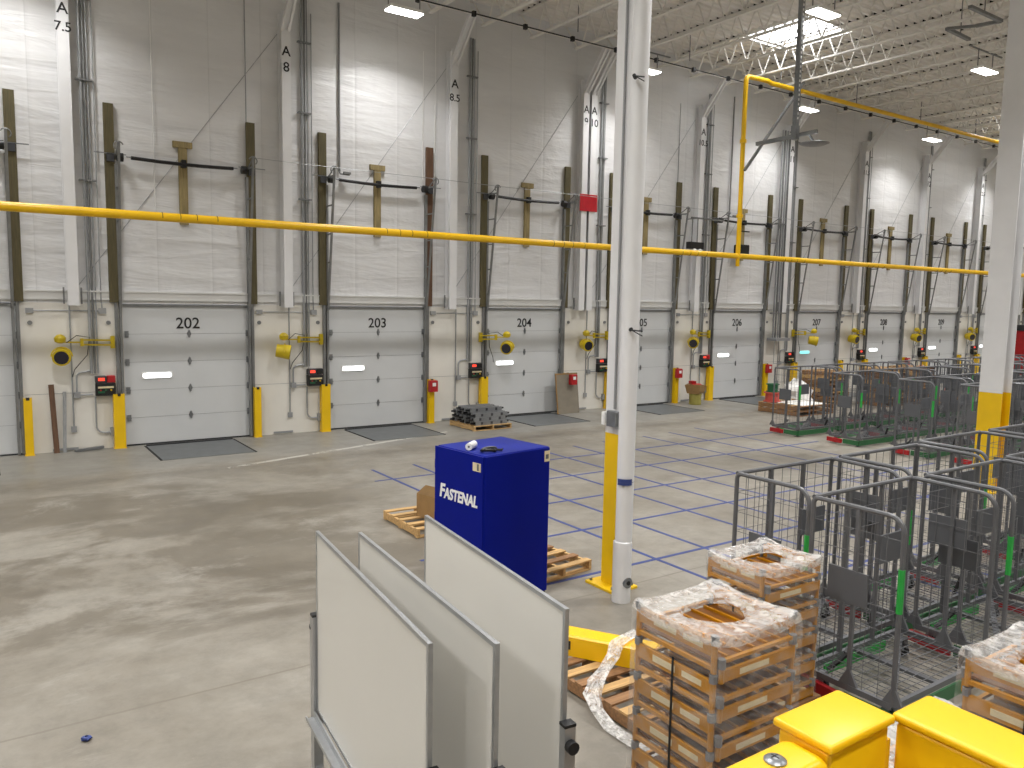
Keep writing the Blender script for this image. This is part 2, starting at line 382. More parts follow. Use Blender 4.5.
# ------------------------------------------------------------------ dock bays
def dn(k):
    if k == -1: return 'the door cut by the left picture edge'
    if 0 <= k <= 7: return 'door %d' % (202+k)
    return 'the %s door past 209' % ORD[k-8]
BAYS = list(range(-1, 10))
number = {k: str(202+k) for k in range(-2, 13)}
SWUNG = {2: .55, 5: .55}     # dock lights turned out over their door
for k in range(-2, 13):
    xk = X0+k*S
    d = MB()
    for i in range(5):
        z0 = i*.61
        d.bb((xk-.04, D+.02, z0+.004), (xk+W+.04, D+.07, z0+.606), 'door')
    if k in BAYS:   # recess in the third section for the slot window
        pass
    d.bb((xk-.05, D-.01, 3.03), (xk+W+.05, D+.06, 3.09), 'track')
    d.bb((xk-.04, D+.03, 0), (xk+W+.04, D+.09, 3.05), 'seam')
    d.bb((xk-.02, D-.005, .0), (xk+W+.02, D+.06, .03), 'dark')
    dr = tag(d.build('door_%d' % (k+3)), kind='structure')
    if k not in BAYS: continue
    fr = MB().bb((xk+.33, D-.002, 1.46), (xk+.95, D+.03, 1.60), 'white').build('window_frame', dr)
    wm = 'doorcyan' if k == 5 else 'doorlight'
    mp = MB(); pts = []
    for cx_, a0 in ((xk+.88, -90), (xk+.40, 90)):
        for j in range(9): a = R_(a0+180*j/8); pts.append((cx_+.05*math.cos(a), D-.012, 1.53+.05*math.sin(a)))
    mp.add(pts, [tuple(range(len(pts)))], wm); mp.build('window_pane', fr)
    for i in range(1, 5):
        z = i*.61
        h = MB(); c = xk+1.33
        h.add([(c-.05, D+.012, z), (c, D+.012, z-.10), (c+.05, D+.012, z), (c, D+.012, z+.10)], [(0, 1, 2, 3)], 'steel')
        h.bb((c-.022, D-.005, z-.075), (c+.022, D+.018, z+.075), 'steel'); h.build('hinge', dr)
        for e in (xk+.05, xk+W-.05):
            e_ = MB(); e_.cyl((e, D-.03, z), (e, D+.02, z), .045, 'steel', 10); e_.bb((e-.04, D-.005, z-.07), (e+.04, D+.02, z+.07), 'steel'); e_.build('roller', dr)
    text('door_number', number[k], .345, 'ink', face_y(xk+1.31, D+.012, 2.665), dr, bold=.003)

    nm = dn(k)
    # dock leveler plate let into the floor
    lv = thing('dock_leveler', (xk+1.26, 17.74, 0), 'grey steel leveler plate in the floor before ' + nm, 'dock leveler', 'leveler plates before the dock doors')
    MB().bb((-.92, -.9, .0), (.92, .9, .006), 'leveler').build('plate', lv)
    [MB().bb((e-.02, -.9, .0), (e+.02, .9, .009), 'darkslot').build('side_gap', lv) for e in (-.94, .94)]
    MB().bb((-.92, .86, .006), (.92, .9, .03), 'dark').build('lip_hinge', lv)
    # lift tracks: wooden post, wall rail, leaning rail with rungs
    for side, dx in (('left', -.17), ('right', 2.70 if k > 1 or k < 0 else 2.74)):
        px = xk+dx; wm = 'brownwood' if (k, side) == (1, 'right') else 'olive'
        hgt = 7.22
        t = thing('lift_track', (px, D-.03, 0), '%s lift track and wooden post of %s' % (side, nm), 'door track', 'lift tracks beside the dock doors')
        MB().bb((-.10, -.085, 3.12), (.09, -.012, hgt), wm).build('wood_post', t)
        s = 1 if side == 'left' else -1
        MB().bb((s*.10-.025, -.10, .02), (s*.10+.025, -.01, 6.0), 'track').bb((s*.02-.03, -.07, .02), (s*.02+.03, -.01, 3.14), 'track').build('wall_rail', t)
        lr = MB(); p, q = Vector((s*.10, -.12, 3.0)), Vector((s*.10, -.58, 6.38))
        lr.bar(p, q, .05, .03, 'track')
        for j in range(5):
            f = .14+.2*j; c = p.lerp(q, f); lr.bar(c, (s*.10, -.06, c.z), .02, .03, 'track')
        lr.bar(q, (s*.10, -.02, 6.1), .02, .02, 'track')
        lr.build('leaning_rail', t)
        MB().tube(arc((s*.10, -.56, 6.30), .09, R_(20), R_(230), (s, 0, 0), (0, 0, 1), 8), .014, 'track', 6).build('cable_hook', t)
        MB().bb((-.07, -.13, 6.04), (.07, -.04, 6.20), 'dpart').cyl((s*.12, -.14, 6.14), (s*.24, -.14, 6.14), .09, 'black', 14).bar((-.3, -.12, 6.2), (.3, -.12, 6.2), .02, .02, 'steel').build('cable_drum', t)
    # spring shaft between the tracks
    t = thing('spring_shaft', (xk+1.27, D-.03, 6.16), 'black spring shaft high above ' + nm, 'spring shaft', 'spring shafts high above the dock doors')
    n_ = 14; pts = [(-1.05+2.1*i/n_, -.14, -.025*(1-(2*i/n_-1)**2)-.01) for i in range(n_+1)]
    MB().tube(pts, .038, 'black', 8).build('spring', t)
    [MB().cyl((e-.06, -.14, 0), (e+.06, -.14, 0), .014, 'steel', 8).build('shaft_end', t) for e in (-1.08, 1.08)]
    MB().bb((-.09, -.06, -1.32), (.09, -.006, .36), 'tanwood').bb((-.20, -.07, .33), (.20, -.006, .46), 'tanwood').build('centre_post', t)
    MB().bb((-.05, -.17, -.1), (.05, -.05, .06), 'black').build('centre_bearing', t)
    # bollards at both jambs
    for side, x0b, x1b in (('left', -.28, -.06), ('right', 2.70, 2.85)):
        w2 = (x1b-x0b)/2
        t = thing('jamb_guard', (xk+(x0b+x1b)/2, D-.14, 0), 'yellow guard post at the %s jamb of %s' % (side, nm), 'bollard', 'yellow jamb guards')
        u = MB(); u.bb((-w2, -.10, 0), (w2, -.085, 1.18), 'yellow').bb((-w2, -.085, 0), (-w2+.015, .06, 1.18), 'yellow').bb((w2-.015, -.085, 0), (w2, .06, 1.18), 'yellow')
        u.build('channel', t)
        MB().bb((-.03, -.11, 1.135), (.03, -.06, 1.19), 'black').build('top_bolt', t)
        MB().bb((-w2-.01, -.11, 0), (w2+.01, .08, .015), 'yellow').build('foot_plate', t)
    if k in (1, 2, 3, 4, 6):
        t = thing('red_box', (xk+2.775, D-(.50 if k == 2 else .32), .86), 'small red box on the right guard post of ' + nm, 'box', 'red boxes on the guard posts')
        MB().cbox((-.13, -.06, 0), (.11, .075, .30), 'red', .015).build('case', t)
        MB().bb((-.06, -.068, .15), (.04, -.06, .24), 'white').build('tag', t)
    # control box
    t = thing('control_box', (xk-.41, D-.03, 1.15), 'black control box with red lamp left of ' + nm, 'control box', 'dock control boxes')
    MB().cbox((-.19, -.16, 0), (.19, 0, .27), 'black', .012).build('case', t)
    MB().cbox((-.19, -.15, .28), (.02, -.01, .42), 'dpart', .01).build('signal_housing', t)
    MB().bb((-.14, -.165, .32), (-.02, -.15, .38), 'redled').build('signal_lamp', t)
    MB().cbox((.03, -.15, .28), (.19, -.01, .42), 'red' if k in (0, 4) else 'black', .01).build('upper_case', t)
    MB().bb((-.15, -.168, .16), (.15, -.16, .20), 'sticker').bb((-.15, -.168, .06), (-.02, -.16, .10), 'gspool').build('label_strip', t)
    for j in range(3): MB().cyl((-.1+.1*j, -.18, .12), (-.1+.1*j, -.16, .12), .018, ('red', 'dgreen', 'yellow')[j], 10).build('button', t)
    # dock light on a swing arm
    sw = SWUNG.get(k)
    t = thing('dock_light', (xk-.25, D-.05, 2.27), 'yellow dock light ' + ('swung out over ' if sw else 'folded back left of ') + nm, 'dock light', 'yellow dock lights')
    if sw: ex, ey = .55, -.55
    else: ex, ey = -.96, -.22
    MB().bb((-.03, -.08, -.12), (.05, 0, .14), 'ydark').build('wall_bracket', t)
    am = MB(); h = Vector((ex*.6, ey*.6, .02))
    am.bar((0, -.06, .05), h+Vector((0, 0, .05)), .05, .035, 'ydark').bar((0, -.06, -.05), h+Vector((0, 0, -.05)), .05, .035, 'ydark')
    am.bar(h, (ex, ey, .03), .03, .03, 'ydark'); am.box(h, (.06, .06, .16), 'ydark'); am.build('arm', t)
    rnd = random.Random(k*13+5); tw = rnd.uniform(-.9, .9) if k not in (0,) else -.15
    if k == 1: tw = 1.2
    hd = Vector((ex, ey-.03, -.26)); dr_ = Vector((math.sin(tw), -math.cos(tw), -.15)).normalized()
    hb = MB(); hb.cyl(hd-dr_*.2, hd+dr_*.11, .15, 'ydark', 16, .175); hb.tube(arc(hd, .19, 0, math.pi, Vector((0, 0, 1)).cross(dr_).normalized(), (0, 0, 1), 8), .014, 'ydark', 6)
    hb.cyl(hd+dr_*.11, hd+dr_*.125, .17, 'ydark', 16)
    hl = hb.build('lamp_head', t)
    MB().cyl(hd+dr_*.127, hd+dr_*.132, .135, 'glass', 16).build('lamp_glass', hl)
    s2 = Vector((ex-.02, ey-.02, .09)); MB().lathe((s2.x, s2.y, s2.z-.05), [(.04, -.03), (.10, 0), (.11, .08), (.07, .13), (.03, .15)], 'ydark', 12).build('small_lamp', t)
    MB().tube([(ex*.9, ey, .02), (ex*.7, ey*.6, .16), (ex*.45, -.1, .12), (ex*.5, -.08, -.25), (ex*.75, -.06, -.55), (ex*.8, -.05, -.7)], .009, 'black', 5).build('power_cord', t)
    # conduits on the pier
    t = thing('conduit_run', (xk, D-.03, 0), 'grey conduits on the pier left of ' + nm, 'conduit', 'grey conduits on the piers')
    cb = MB(); cb.tube([(-1.02, -.03, .46), (-1.02, -.03, 3.05)], .016, 'conduit', 6).bb((-1.07, -.06, .40), (-.97, 0, .52), 'conduit'); cb.build('thin_conduit', t)
    cb = MB(); cb.tube([(-.66, -.05, 1.62), (-.66, -.05, 10.2)], .028, 'conduit', 8).tube([(-.59, -.045, 1.62), (-.59, -.045, 10.2)], .022, 'track', 8).tube([(-.53, -.04, 1.62), (-.53, -.04, 10.2)], .016, 'conduit', 8)
    for z in (5.6, 7.6, 9.2): cb.bb((-.76, -.10, z), (-.44, -.014, z+.03), 'track')
    cb.build('riser', t)
    MB().tube([(-.69, -.05, 1.68), (-.80, -.05, 1.66)] + arc((-.82, -.05, 1.54), .12, R_(90), R_(180), (1, 0, 0), (0, 0, 1)) + [(-.94, -.05, 1.2), (-.92, -.05, 1.18), (-.64, -.05, 1.18)], .02, 'conduit', 6).bb((-1.0, -.09, 1.12), (-.88, 0, 1.24), 'conduit').build('loop_conduit', t)
    MB().tube([(-.60, -.05, 1.13), (-.60, -.05, .55)] + arc((-.45, -.05, .50), .15, R_(180), R_(270), (1, 0, 0), (0, 0, 1)) + [(-.28, -.05, .35)], .02, 'conduit', 6).bb((-.34, -.1, .27), (-.2, 0, .45), 'conduit').build('floor_conduit', t)
    if k % 2 == 0 or k == 1:
        MB().tube([(-1.74, -.03, 2.94), (-.4, -.03, 2.94)], .013, 'conduit', 6).bb((-1.80, -.06, 2.89), (-1.66, 0, 2.99), 'conduit').bb((-.48, -.06, 2.88), (-.34, 0, 3.0), 'conduit').tube([(-.41, -.03, 2.94), (-.43, -.05, 3.2), (-.43, -.05, 9.9)], .014, 'conduit', 6).build('cross_conduit', t)
    for hx in (-1.73, -.30):
        MB().cyl((hx, -.03, 2.69), (hx, 0, 2.69), .045, 'track', 12).build('anchor_plate', t)
    MB().bb((-1.42, -.02, .02), (-.95, 0, .07), 'conduit').build('floor_vent', t)

# wall columns of the building frame, with number and knee brace
cols = [(-2.65, 'A|7'), (1.78, 'A|7.5'), (6.25, 'A|8'), (10.70, 'A|8.5'), (15.12, 'A|9'), (15.42, 'A|10'), (20.05, 'A|10.5'), (24.67, 'A|11'), (29.3, 'A|11.5'), (33.9, 'A|12'), (38.5, 'A|12.5'), (43.1, 'A|13')]
for x, lb in cols:
    if x < 0: continue
    l1, l2 = lb.split('|')
    far = x > 18
    lab = 'white steel wall column lettered %s %s' % (l1, l2) if not far else 'white wall column %s past the doubled pair, knee brace on top' % ORD[[c[0] for c in cols].index(x)-6]
    t = thing('wall_column', (x, D-.03, 0), lab, 'column')
    b = MB(); b.bb((-.105, -.28, 3.05), (.105, -.265, 9.75), 'wcol').bb((-.105, -.02, 3.05), (.105, -.005, 9.75), 'wcol').bb((-.008, -.265, 3.05), (.008, -.02, 9.75), 'wcol')
    b.build('wide_flange', t)
    b = MB()
    for s in (-.07, .07): b.bar((s, -.22, 9.35), (s, -1.15, ZC-.72), .05, .13, 'wcol')
    b.bar((0, -.20, 9.35), (0, -1.15, ZC-.72), .14, .02, 'wcol'); b.build('knee_brace', t)
    sz = .30
    text('column_letter', l1, sz, 'ink', face_y(0, -.285, 8.87), t, bold=.004)
    text('column_number', l2, sz*(.86 if len(l2) > 2 else 1.), 'ink', face_y(0, -.285, 8.52), t, bold=.003)
    b = MB()
    for s in (-.16, .16): b.bar((s, -.12, 3.08), (s, -.12, 3.42), .03, .03, 'track')
    b.build('base_clip', t)
for (xa, _), (xb, _) in zip(cols, cols[1:]):
    if xb < 6 or xb-xa < 1 or xb > 40: continue
    tag(MB().cyl((xa+.115, D-.029, 3.45), (xb-.115, D-.029, 9.3), .007, 'conduit', 6).build('brace_rod'), 'thin diagonal brace rod on the wall rising to the column %s' % ('at %s' % cols[[c[0] for c in cols].index(xb)][1].replace('|', ' ') if xb < 16 else '%s past the doubled pair' % ORD[[c[0] for c in cols].index(xb)-6]), 'brace rod', 'diagonal wall brace rods')
tag(MB().bb((-.33, 0, 0), (.33, .012, .49), 'redsign').build('red_sign', loc=(15.27, D-.335, 5.97)), 'plain red square sign on the doubled column A 9 and A 10', 'sign')
# hanging drop lines on the wall (sprinkler drains, lightning drops)
for i, (x, z0, z1, mm) in enumerate([(5.39, 6.4, 10.3, 'conduit'), (3.42, 5.2, 10.3, 'white'), (7.62, 6.35, 10.3, 'track'), (9.9, 6.4, 9.6, 'white'), (10.25, 6.3, 10.3, 'white'), (19.2, 7.2, 9.7, 'conduit'), (21.75, 6.35, 10.3, 'track'), (25.1, 6.4, 10.3, 'conduit')]):
    b = MB(); yw = D-.07; b.tube([(x, yw, z0), (x, yw, z1)], {'white': .009, 'conduit': .013, 'track': .024}[mm], mm, 6)
    if mm == 'track': b.tube([(x, yw, z0), (x+.02, yw, z0-.04), (x+.22, yw-.1, z0-.06)], .02, mm, 6); b.bb((x+.06, yw-.14, z0-.05), (x+.24, yw-.08, z0-.0), mm)
    tag(b.build('drop_pipe'), ['thin grey', 'thin white', 'dark grey'][['conduit', 'white', 'track'].index(mm)] + ' drop pipe hanging down the wall above ' + ['the right track of dock door 202', 'the middle of dock door 202', 'door 203 near its left post', 'door 203 left of its right post', 'the right post of door 203', 'the right track of dock door 205', 'dock door 206 near the yellow pipe', 'the pier between doors 206 and 207'][i], 'pipe', 'drop pipes on the wall')
# thin cable strung along the tracks
pts = []
for k in range(0, 8):
    for e in (X0+k*S+2.72, X0+(k+1)*S-.17): pts.append((e, D-.62, 6.36))
tag(MB().tube([Vector(p)+Vector((0, 0, -.01*(i % 2))) for i, p in enumerate(pts)], .007, 'conduit', 5).build('wall_cable'), 'thin grey cable strung along the tops of the door tracks', 'cable')
# unistrut riser group between doors 206 and 207 with a small platform
t = thing('riser_group', (X0+5*S-1.36, D-.10, 0), 'bundle of dark conduit risers with a small shelf between doors 206 and 207', 'conduit')
b = MB()
for i, dx in enumerate((-.25, -.12, .02, .16)): b.bb((dx-.02, -.16, 2.1), (dx+.02, -.11, 9.5), 'track' if i % 2 else 'conduit')
b.build('riser', t); MB().bb((-.4, -.4, 2.02), (.4, 0, 2.12), 'conduit').build('shelf', t)
MB().tube([(-.35, -.3, 1.2), (-.35, -.3, 2.0)], .012, 'conduit', 6).tube([(-.35, -.3, 1.2), (.15, -.3, 1.2)], .012, 'conduit', 6).build('hanger', t)
MB().bb((-.45, -.18, 3.0), (.4, -.1, 3.04), 'track').bb((-.4, -.18, 6.2), (.4, -.1, 6.24), 'track').build('strut', t)
# emergency light heads beside the yellow drop
for nm, x, lab in (('emergency_light', 19.65, 'black twin-head emergency light over the pier left of dock door 206'),):
    t = thing(nm, (x, D-.5, 4.98), lab, 'emergency light')
    MB().bb((-.32, -.1, .1), (.32, .08, .32), 'black').build('case', t)
    MB().cyl((-.12, -.18, .0), (-.12, -.08, .05), .07, 'white', 10).cyl((.14, -.18, .0), (.14, -.08, .05), .07, 'white', 10).build('lamp_head', t)
    MB().bar((-.15, 0, .32), (-.15, 0, 1.1), .025, .025, 'track').bar((.1, 0, .32), (.1, 0, 1.1), .025, .025, 'track').bar((-.2, 0, 1.1), (1.3, 0, 1.1), .05, .05, 'track').bar((.1, 0, 1.1), (.1, .46, 1.1), .03, .03, 'track').build('hanger', t)
t = thing('speaker_box', (22.15, D-.36, 5.0), 'small black wall box right of the yellow pipe drop', 'box')
MB().cbox((-.22, -.12, 0), (.24, .2, .36), 'black', .02).build('case', t); MB().bb((-.26, -.16, -.06), (.2, .0, -.01), 'pipey').build('bracket', t)

# ------------------------------------------------------------------ yellow gas pipe
GY, GZ, CZ, DX = 16.3, 4.765, 10.05, 19.36
t = thing('gas_pipe', (DX, GY, GZ), 'long yellow gas pipe crossing before the dock wall with a riser to the roof', 'pipe')
MB().tube([(-4.-DX, 0, -.01), (60.-DX, 0, .03)], .083, 'pipey', 16).build('main_run', t)
MB().tube([(0, 0, 0), (0, 0, CZ-GZ-.15)] + [Vector(p) for p in arc((.15, 0, CZ-GZ-.15), .15, math.pi, math.pi/2, (1, 0, 0), (0, 0, 1))] + [(1.0, 0, CZ-GZ+.02), (1.15, 0, CZ-GZ-.02), (40, 0, CZ-GZ+.03)], .07, 'pipey', 12).build('roof_run', t)
b = MB()
for z in (0., 1.2, 3.4): b.cyl((0, 0, z-.05), (0, 0, z+.05), .10, 'pipey', 14)
b.build('coupling', t)
MB().cyl((0, 0, -.3), (0, 0, 0), .06, 'pipey', 12).bar((.05, -.06, .75), (.4, -.06, .75), .03, .03, 'black').build('valve', t)
b = MB()
for k in range(-1, 10):
    for dx in (.0, .32, .62, 1.0):
        x = X0+k*S+.35+dx-DX - .0
        if abs(x) > .3: b.cyl((x-.006, 0, 0), (x+.006, 0, 0), .0845, 'black', 16)
b.build('pipe_band', t)
b = MB()
for x in range(-14, 30, 4): b.bar((x+3+.6, 0, CZ-GZ), (x+3+.6, 0, ZC-GZ-.4), .02, .02, 'track')
b.build('hanger_rod', t)
MB().bar((0, -.10, 7.3-GZ), (2.6, -.10, ZC-.88-GZ), .07, .07, 'track').build('diagonal_brace', t)
# black sprinkler line under the roof beside the wall
t = thing('sprinkler_line', (8, 17.35, ZC-.87), 'black sprinkler line with small heads under the roof near the dock wall', 'pipe')
MB().tube([(1, 0, 0), (50, 0, 0)], .018, 'dark', 8).build('pipe', t)
for i in range(30): MB().bb((1.0+i*1.54-.045, -.045, -.07), (1.0+i*1.54+.045, .045, .05), 'black').build('sprinkler_head', t)
t = thing('strut_frame', (20.4, 10.4, 10.2), 'small dark bent strut frame under the roof joists at top right', 'strut')
MB().bar((-1.1, -.52, 0), (.44, -.5, 0), .09, .07, 'track').bar((.44, -.5, 0), (.30, .02, 0), .09, .07, 'track').bar((.30, .02, 0), (-.05, .54, 0), .07, .06, 'track').bar((-.05, .54, 0), (1.2, .62, 0), .09, .07, 'track').build('strut_run', t)
for x, y in ((-.4, -.51), (.7, .59)): MB().bar((x, y, 0), (x, y, .9), .02, .02, 'track').build('hanger_rod', t)
# ceiling mast with antenna head
mz = 7.0
t = thing('ceiling_mast', (15.32, 11.46, mz), 'tall galvanised mast hung from the roof with a flat antenna on its cross arm', 'mast')
MB().bb((-.05, -.05, .1), (.05, .05, ZC-mz-.05), 'steel').build('mast_post', t)
b = MB()
for i in range(28): b.bb((-.018, -.053, .4+i*.1), (.018, -.05, .45+i*.1), 'white')
b.build('slot_row', t)
MB().bar((-.12, .95, 0), (.16, -.45, .10), .08, .08, 'steel').box((0, 0, .12), (.13, .13, .3), 'steel').build('cross_arm', t)
MB().lathe((.35, -.25, -.12), [(.04, -.04), (.24, -.02), (.33, .015), (.24, .04), (.04, .05)], 'steel', 18).build('antenna_dish', t)
MB().bar((.2, -.2, .1), (.35, -.25, -.08), .04, .04, 'steel').build('dish_bracket', t)

# ------------------------------------------------------------------ high bay lights
LX = [-6.7, .9, 8.55, 16.15, 23.5, 31.4, 38.8, 46.5, 55]
LY = [17.15, 11.5, 5.2, -1.5]
lr_ = ['the row nearest the dock wall', 'the second row from the dock wall', 'the third row from the dock wall', 'the row farthest from the dock wall']
ld = bpy.data.lights.new('high_bay_lamp', 'AREA'); ld.shape = 'RECTANGLE'; ld.size = .9; ld.size_y = .5; ld.energy = 96; ld.color = (1., .99, .98); ld.spread = R_(132)
ld2 = ld.copy(); ld2.energy = 255
proto = None; fixtures = []
for j, y in enumerate(LY):
    for i, x in enumerate(LX):
        # only those which can be seen are modelled as fixtures with their names; the others are the same lamps further along
        lab = 'white LED high-bay light, %s along in %s' % (ORD[i], lr_[j])
        if proto is None:
            o = proto = thing('high_bay_light', (x, y, 9.82), lab, 'ceiling light', 'LED high-bay lights')
            MB().cbox((-.42, -.17, .02), (.42, .17, .10), 'white', .02).build('housing', o)
            MB().bb((-.41, -.16, .0), (.41, .16, .02), 'lens').build('led_panel', o)
            MB().bar((-.4, 0, .1), (-.4, 0, ZC-9.82-.8), .02, .02, 'track').bar((.4, 0, .1), (.4, 0, ZC-9.82-.8), .02, .02, 'track').bar((-.9, 0, ZC-9.82-.79), (.9, 0, ZC-9.82-.79), .04, .03, 'track').build('hanger', o)
        else:
            o = copy_tree(proto); o.location = (x, y, 9.82); o['label'] = lab
        fixtures.append((o, j))
for o, j in fixtures:
    lo = bpy.data.objects.new('lamp', ld if j == 0 else ld2); col.objects.link(lo); lo.parent = o; lo.location = (0, 0, -.03)

# ------------------------------------------------------------------ free-standing columns
def h_column(x, y, label, ext=.125, fl=.12, h=9.85, plate=True):
    t = thing('building_column', (x, y, 0), label, 'column')
    for nm, z0, z1, m_ in (('painted_base', .02, 1.81, 'yellow'), ('white_shaft', 1.81, h, 'wcol')):
        MB().bb((-ext, -fl, z0), (-ext+.016, fl, z1), m_).bb((ext-.016, -fl, z0), (ext, fl, z1), m_).bb((-ext+.016, -.006, z0), (ext-.016, .006, z1), m_).build(nm, t)
    MB().cbox((-.27, -.24, 0), (.13, .24, .03), 'yellow', .005).build('base_plate', t)
    b = MB()
    for a in (-.22, .08):
        for c in (-.19, .19): b.cyl((a, c, .03), (a, c, .06), .018, 'steel', 6)
    b.build('anchor_bolt', t)
    return t
t = h_column(6.175, 6.79, 'tall white building column with yellow base beside the round drain pipe')
MB().tube([(-.145, -.05, 2.1), (-.145, -.05, 9.8)], .014, 'conduit', 6).cbox((-.19, -.12, 1.90), (-.125, .04, 2.08), 'steel', .008).build('conduit', t)
MB().cbox((-.17, .09, 1.9), (-.125, .15, 2.05), 'white', .006).build('outlet', t)
t = thing('drain_pipe', (5.87, 6.36, 0), 'round white roof drain pipe strapped to the central column', 'pipe')
MB().tube([(.01, 0, .65), (.03, .02, 4.), (.09, .03, 9.8)], .094, 'wcol', 24).build('pipe', t)
MB().lathe((0, 0, 0), [(.104, 0), (.104, .66), (.102, .68), (.09, .69)], 'wcol', 24).build('sleeve', t)
cz = Vector((-.38, -.92, 0)).normalized()
fc = cz*.113+Vector((.055, 0, .24)); MB().cyl(Vector((.0, -.07, .235)), Vector((.0, -.112, .235)), .06, 'steel', 16).cyl(Vector((.0, -.112, .235)), Vector((.0, -.12, .235)), .026, 'black', 8).build('cleanout_cap', t)
MB().tube([(.104*math.cos(a), .104*math.sin(a), 1.36) for a in [R_(180+18*i) for i in range(8)]], .002, 'tape', 4).add([(.104*math.cos(R_(180+12*i)), .104*math.sin(R_(180+12*i)), z) for i in range(9) for z in (1.33, 1.40)], [(2*i, 2*i+2, 2*i+3, 2*i+1) for i in range(8)], 'tape').build('blue_tape', t)
for z, a in ((3.02, 235), (5.62, 215)):
    d = Vector((math.cos(R_(a)), math.sin(R_(a)), 0))
    MB().tube([d*.10+Vector((.01, .02, z)), d*.16+Vector((.01, .02, z+.01))], .02, 'dark', 8).tube([d*.15+Vector((.0, 0, z)), d*.2+Vector((.12, -.03, z-.01))], .008, 'dark', 5).tube([d*.15+Vector((.0, 0, z)), d*.2+Vector((.10, -.05, z-.06))], .006, 'dark', 5).build('clamp', t)
t = h_column(15.32, 6.88, 'white building column with yellow base behind the nearer carts', .17, .20)

# ------------------------------------------------------------------ blue tape grid
b = MB(); wd = .028
for y, xa, xb in ((7.2, 4.6, 7.6+8.5), (8.72, 4.6, 17.), (10.19, 5.2, 17.), (11.65, 6.2, 17.1), (13.07, 5.96, 17.2), (5.7, 6.0, 13.), (4.25, 6.0, 13.)):
    b.bb((xa, y-wd, .0005), (xb, y+wd, .0025), 'tape')
for x, ya, yb in ((6.32, 7.9, 14.0), (7.24, 5.9, 14.05), (8.15, 4.2, 13.8), (9.40, 4.2, 13.9), (10.39, 4.2, 14.), (11.38, 6.2, 14.1), (12.36, 6.2, 14.2), (13.76, 7., 14.3), (14.77, 7., 14.4), (15.93, 7.2, 14.6)):
    b.bb((x-wd, ya, .0007), (x+wd, yb, .0027), 'tape')
tag(b.build('tape_grid'), 'grid of blue tape lines stuck on the concrete floor', 'floor tape')

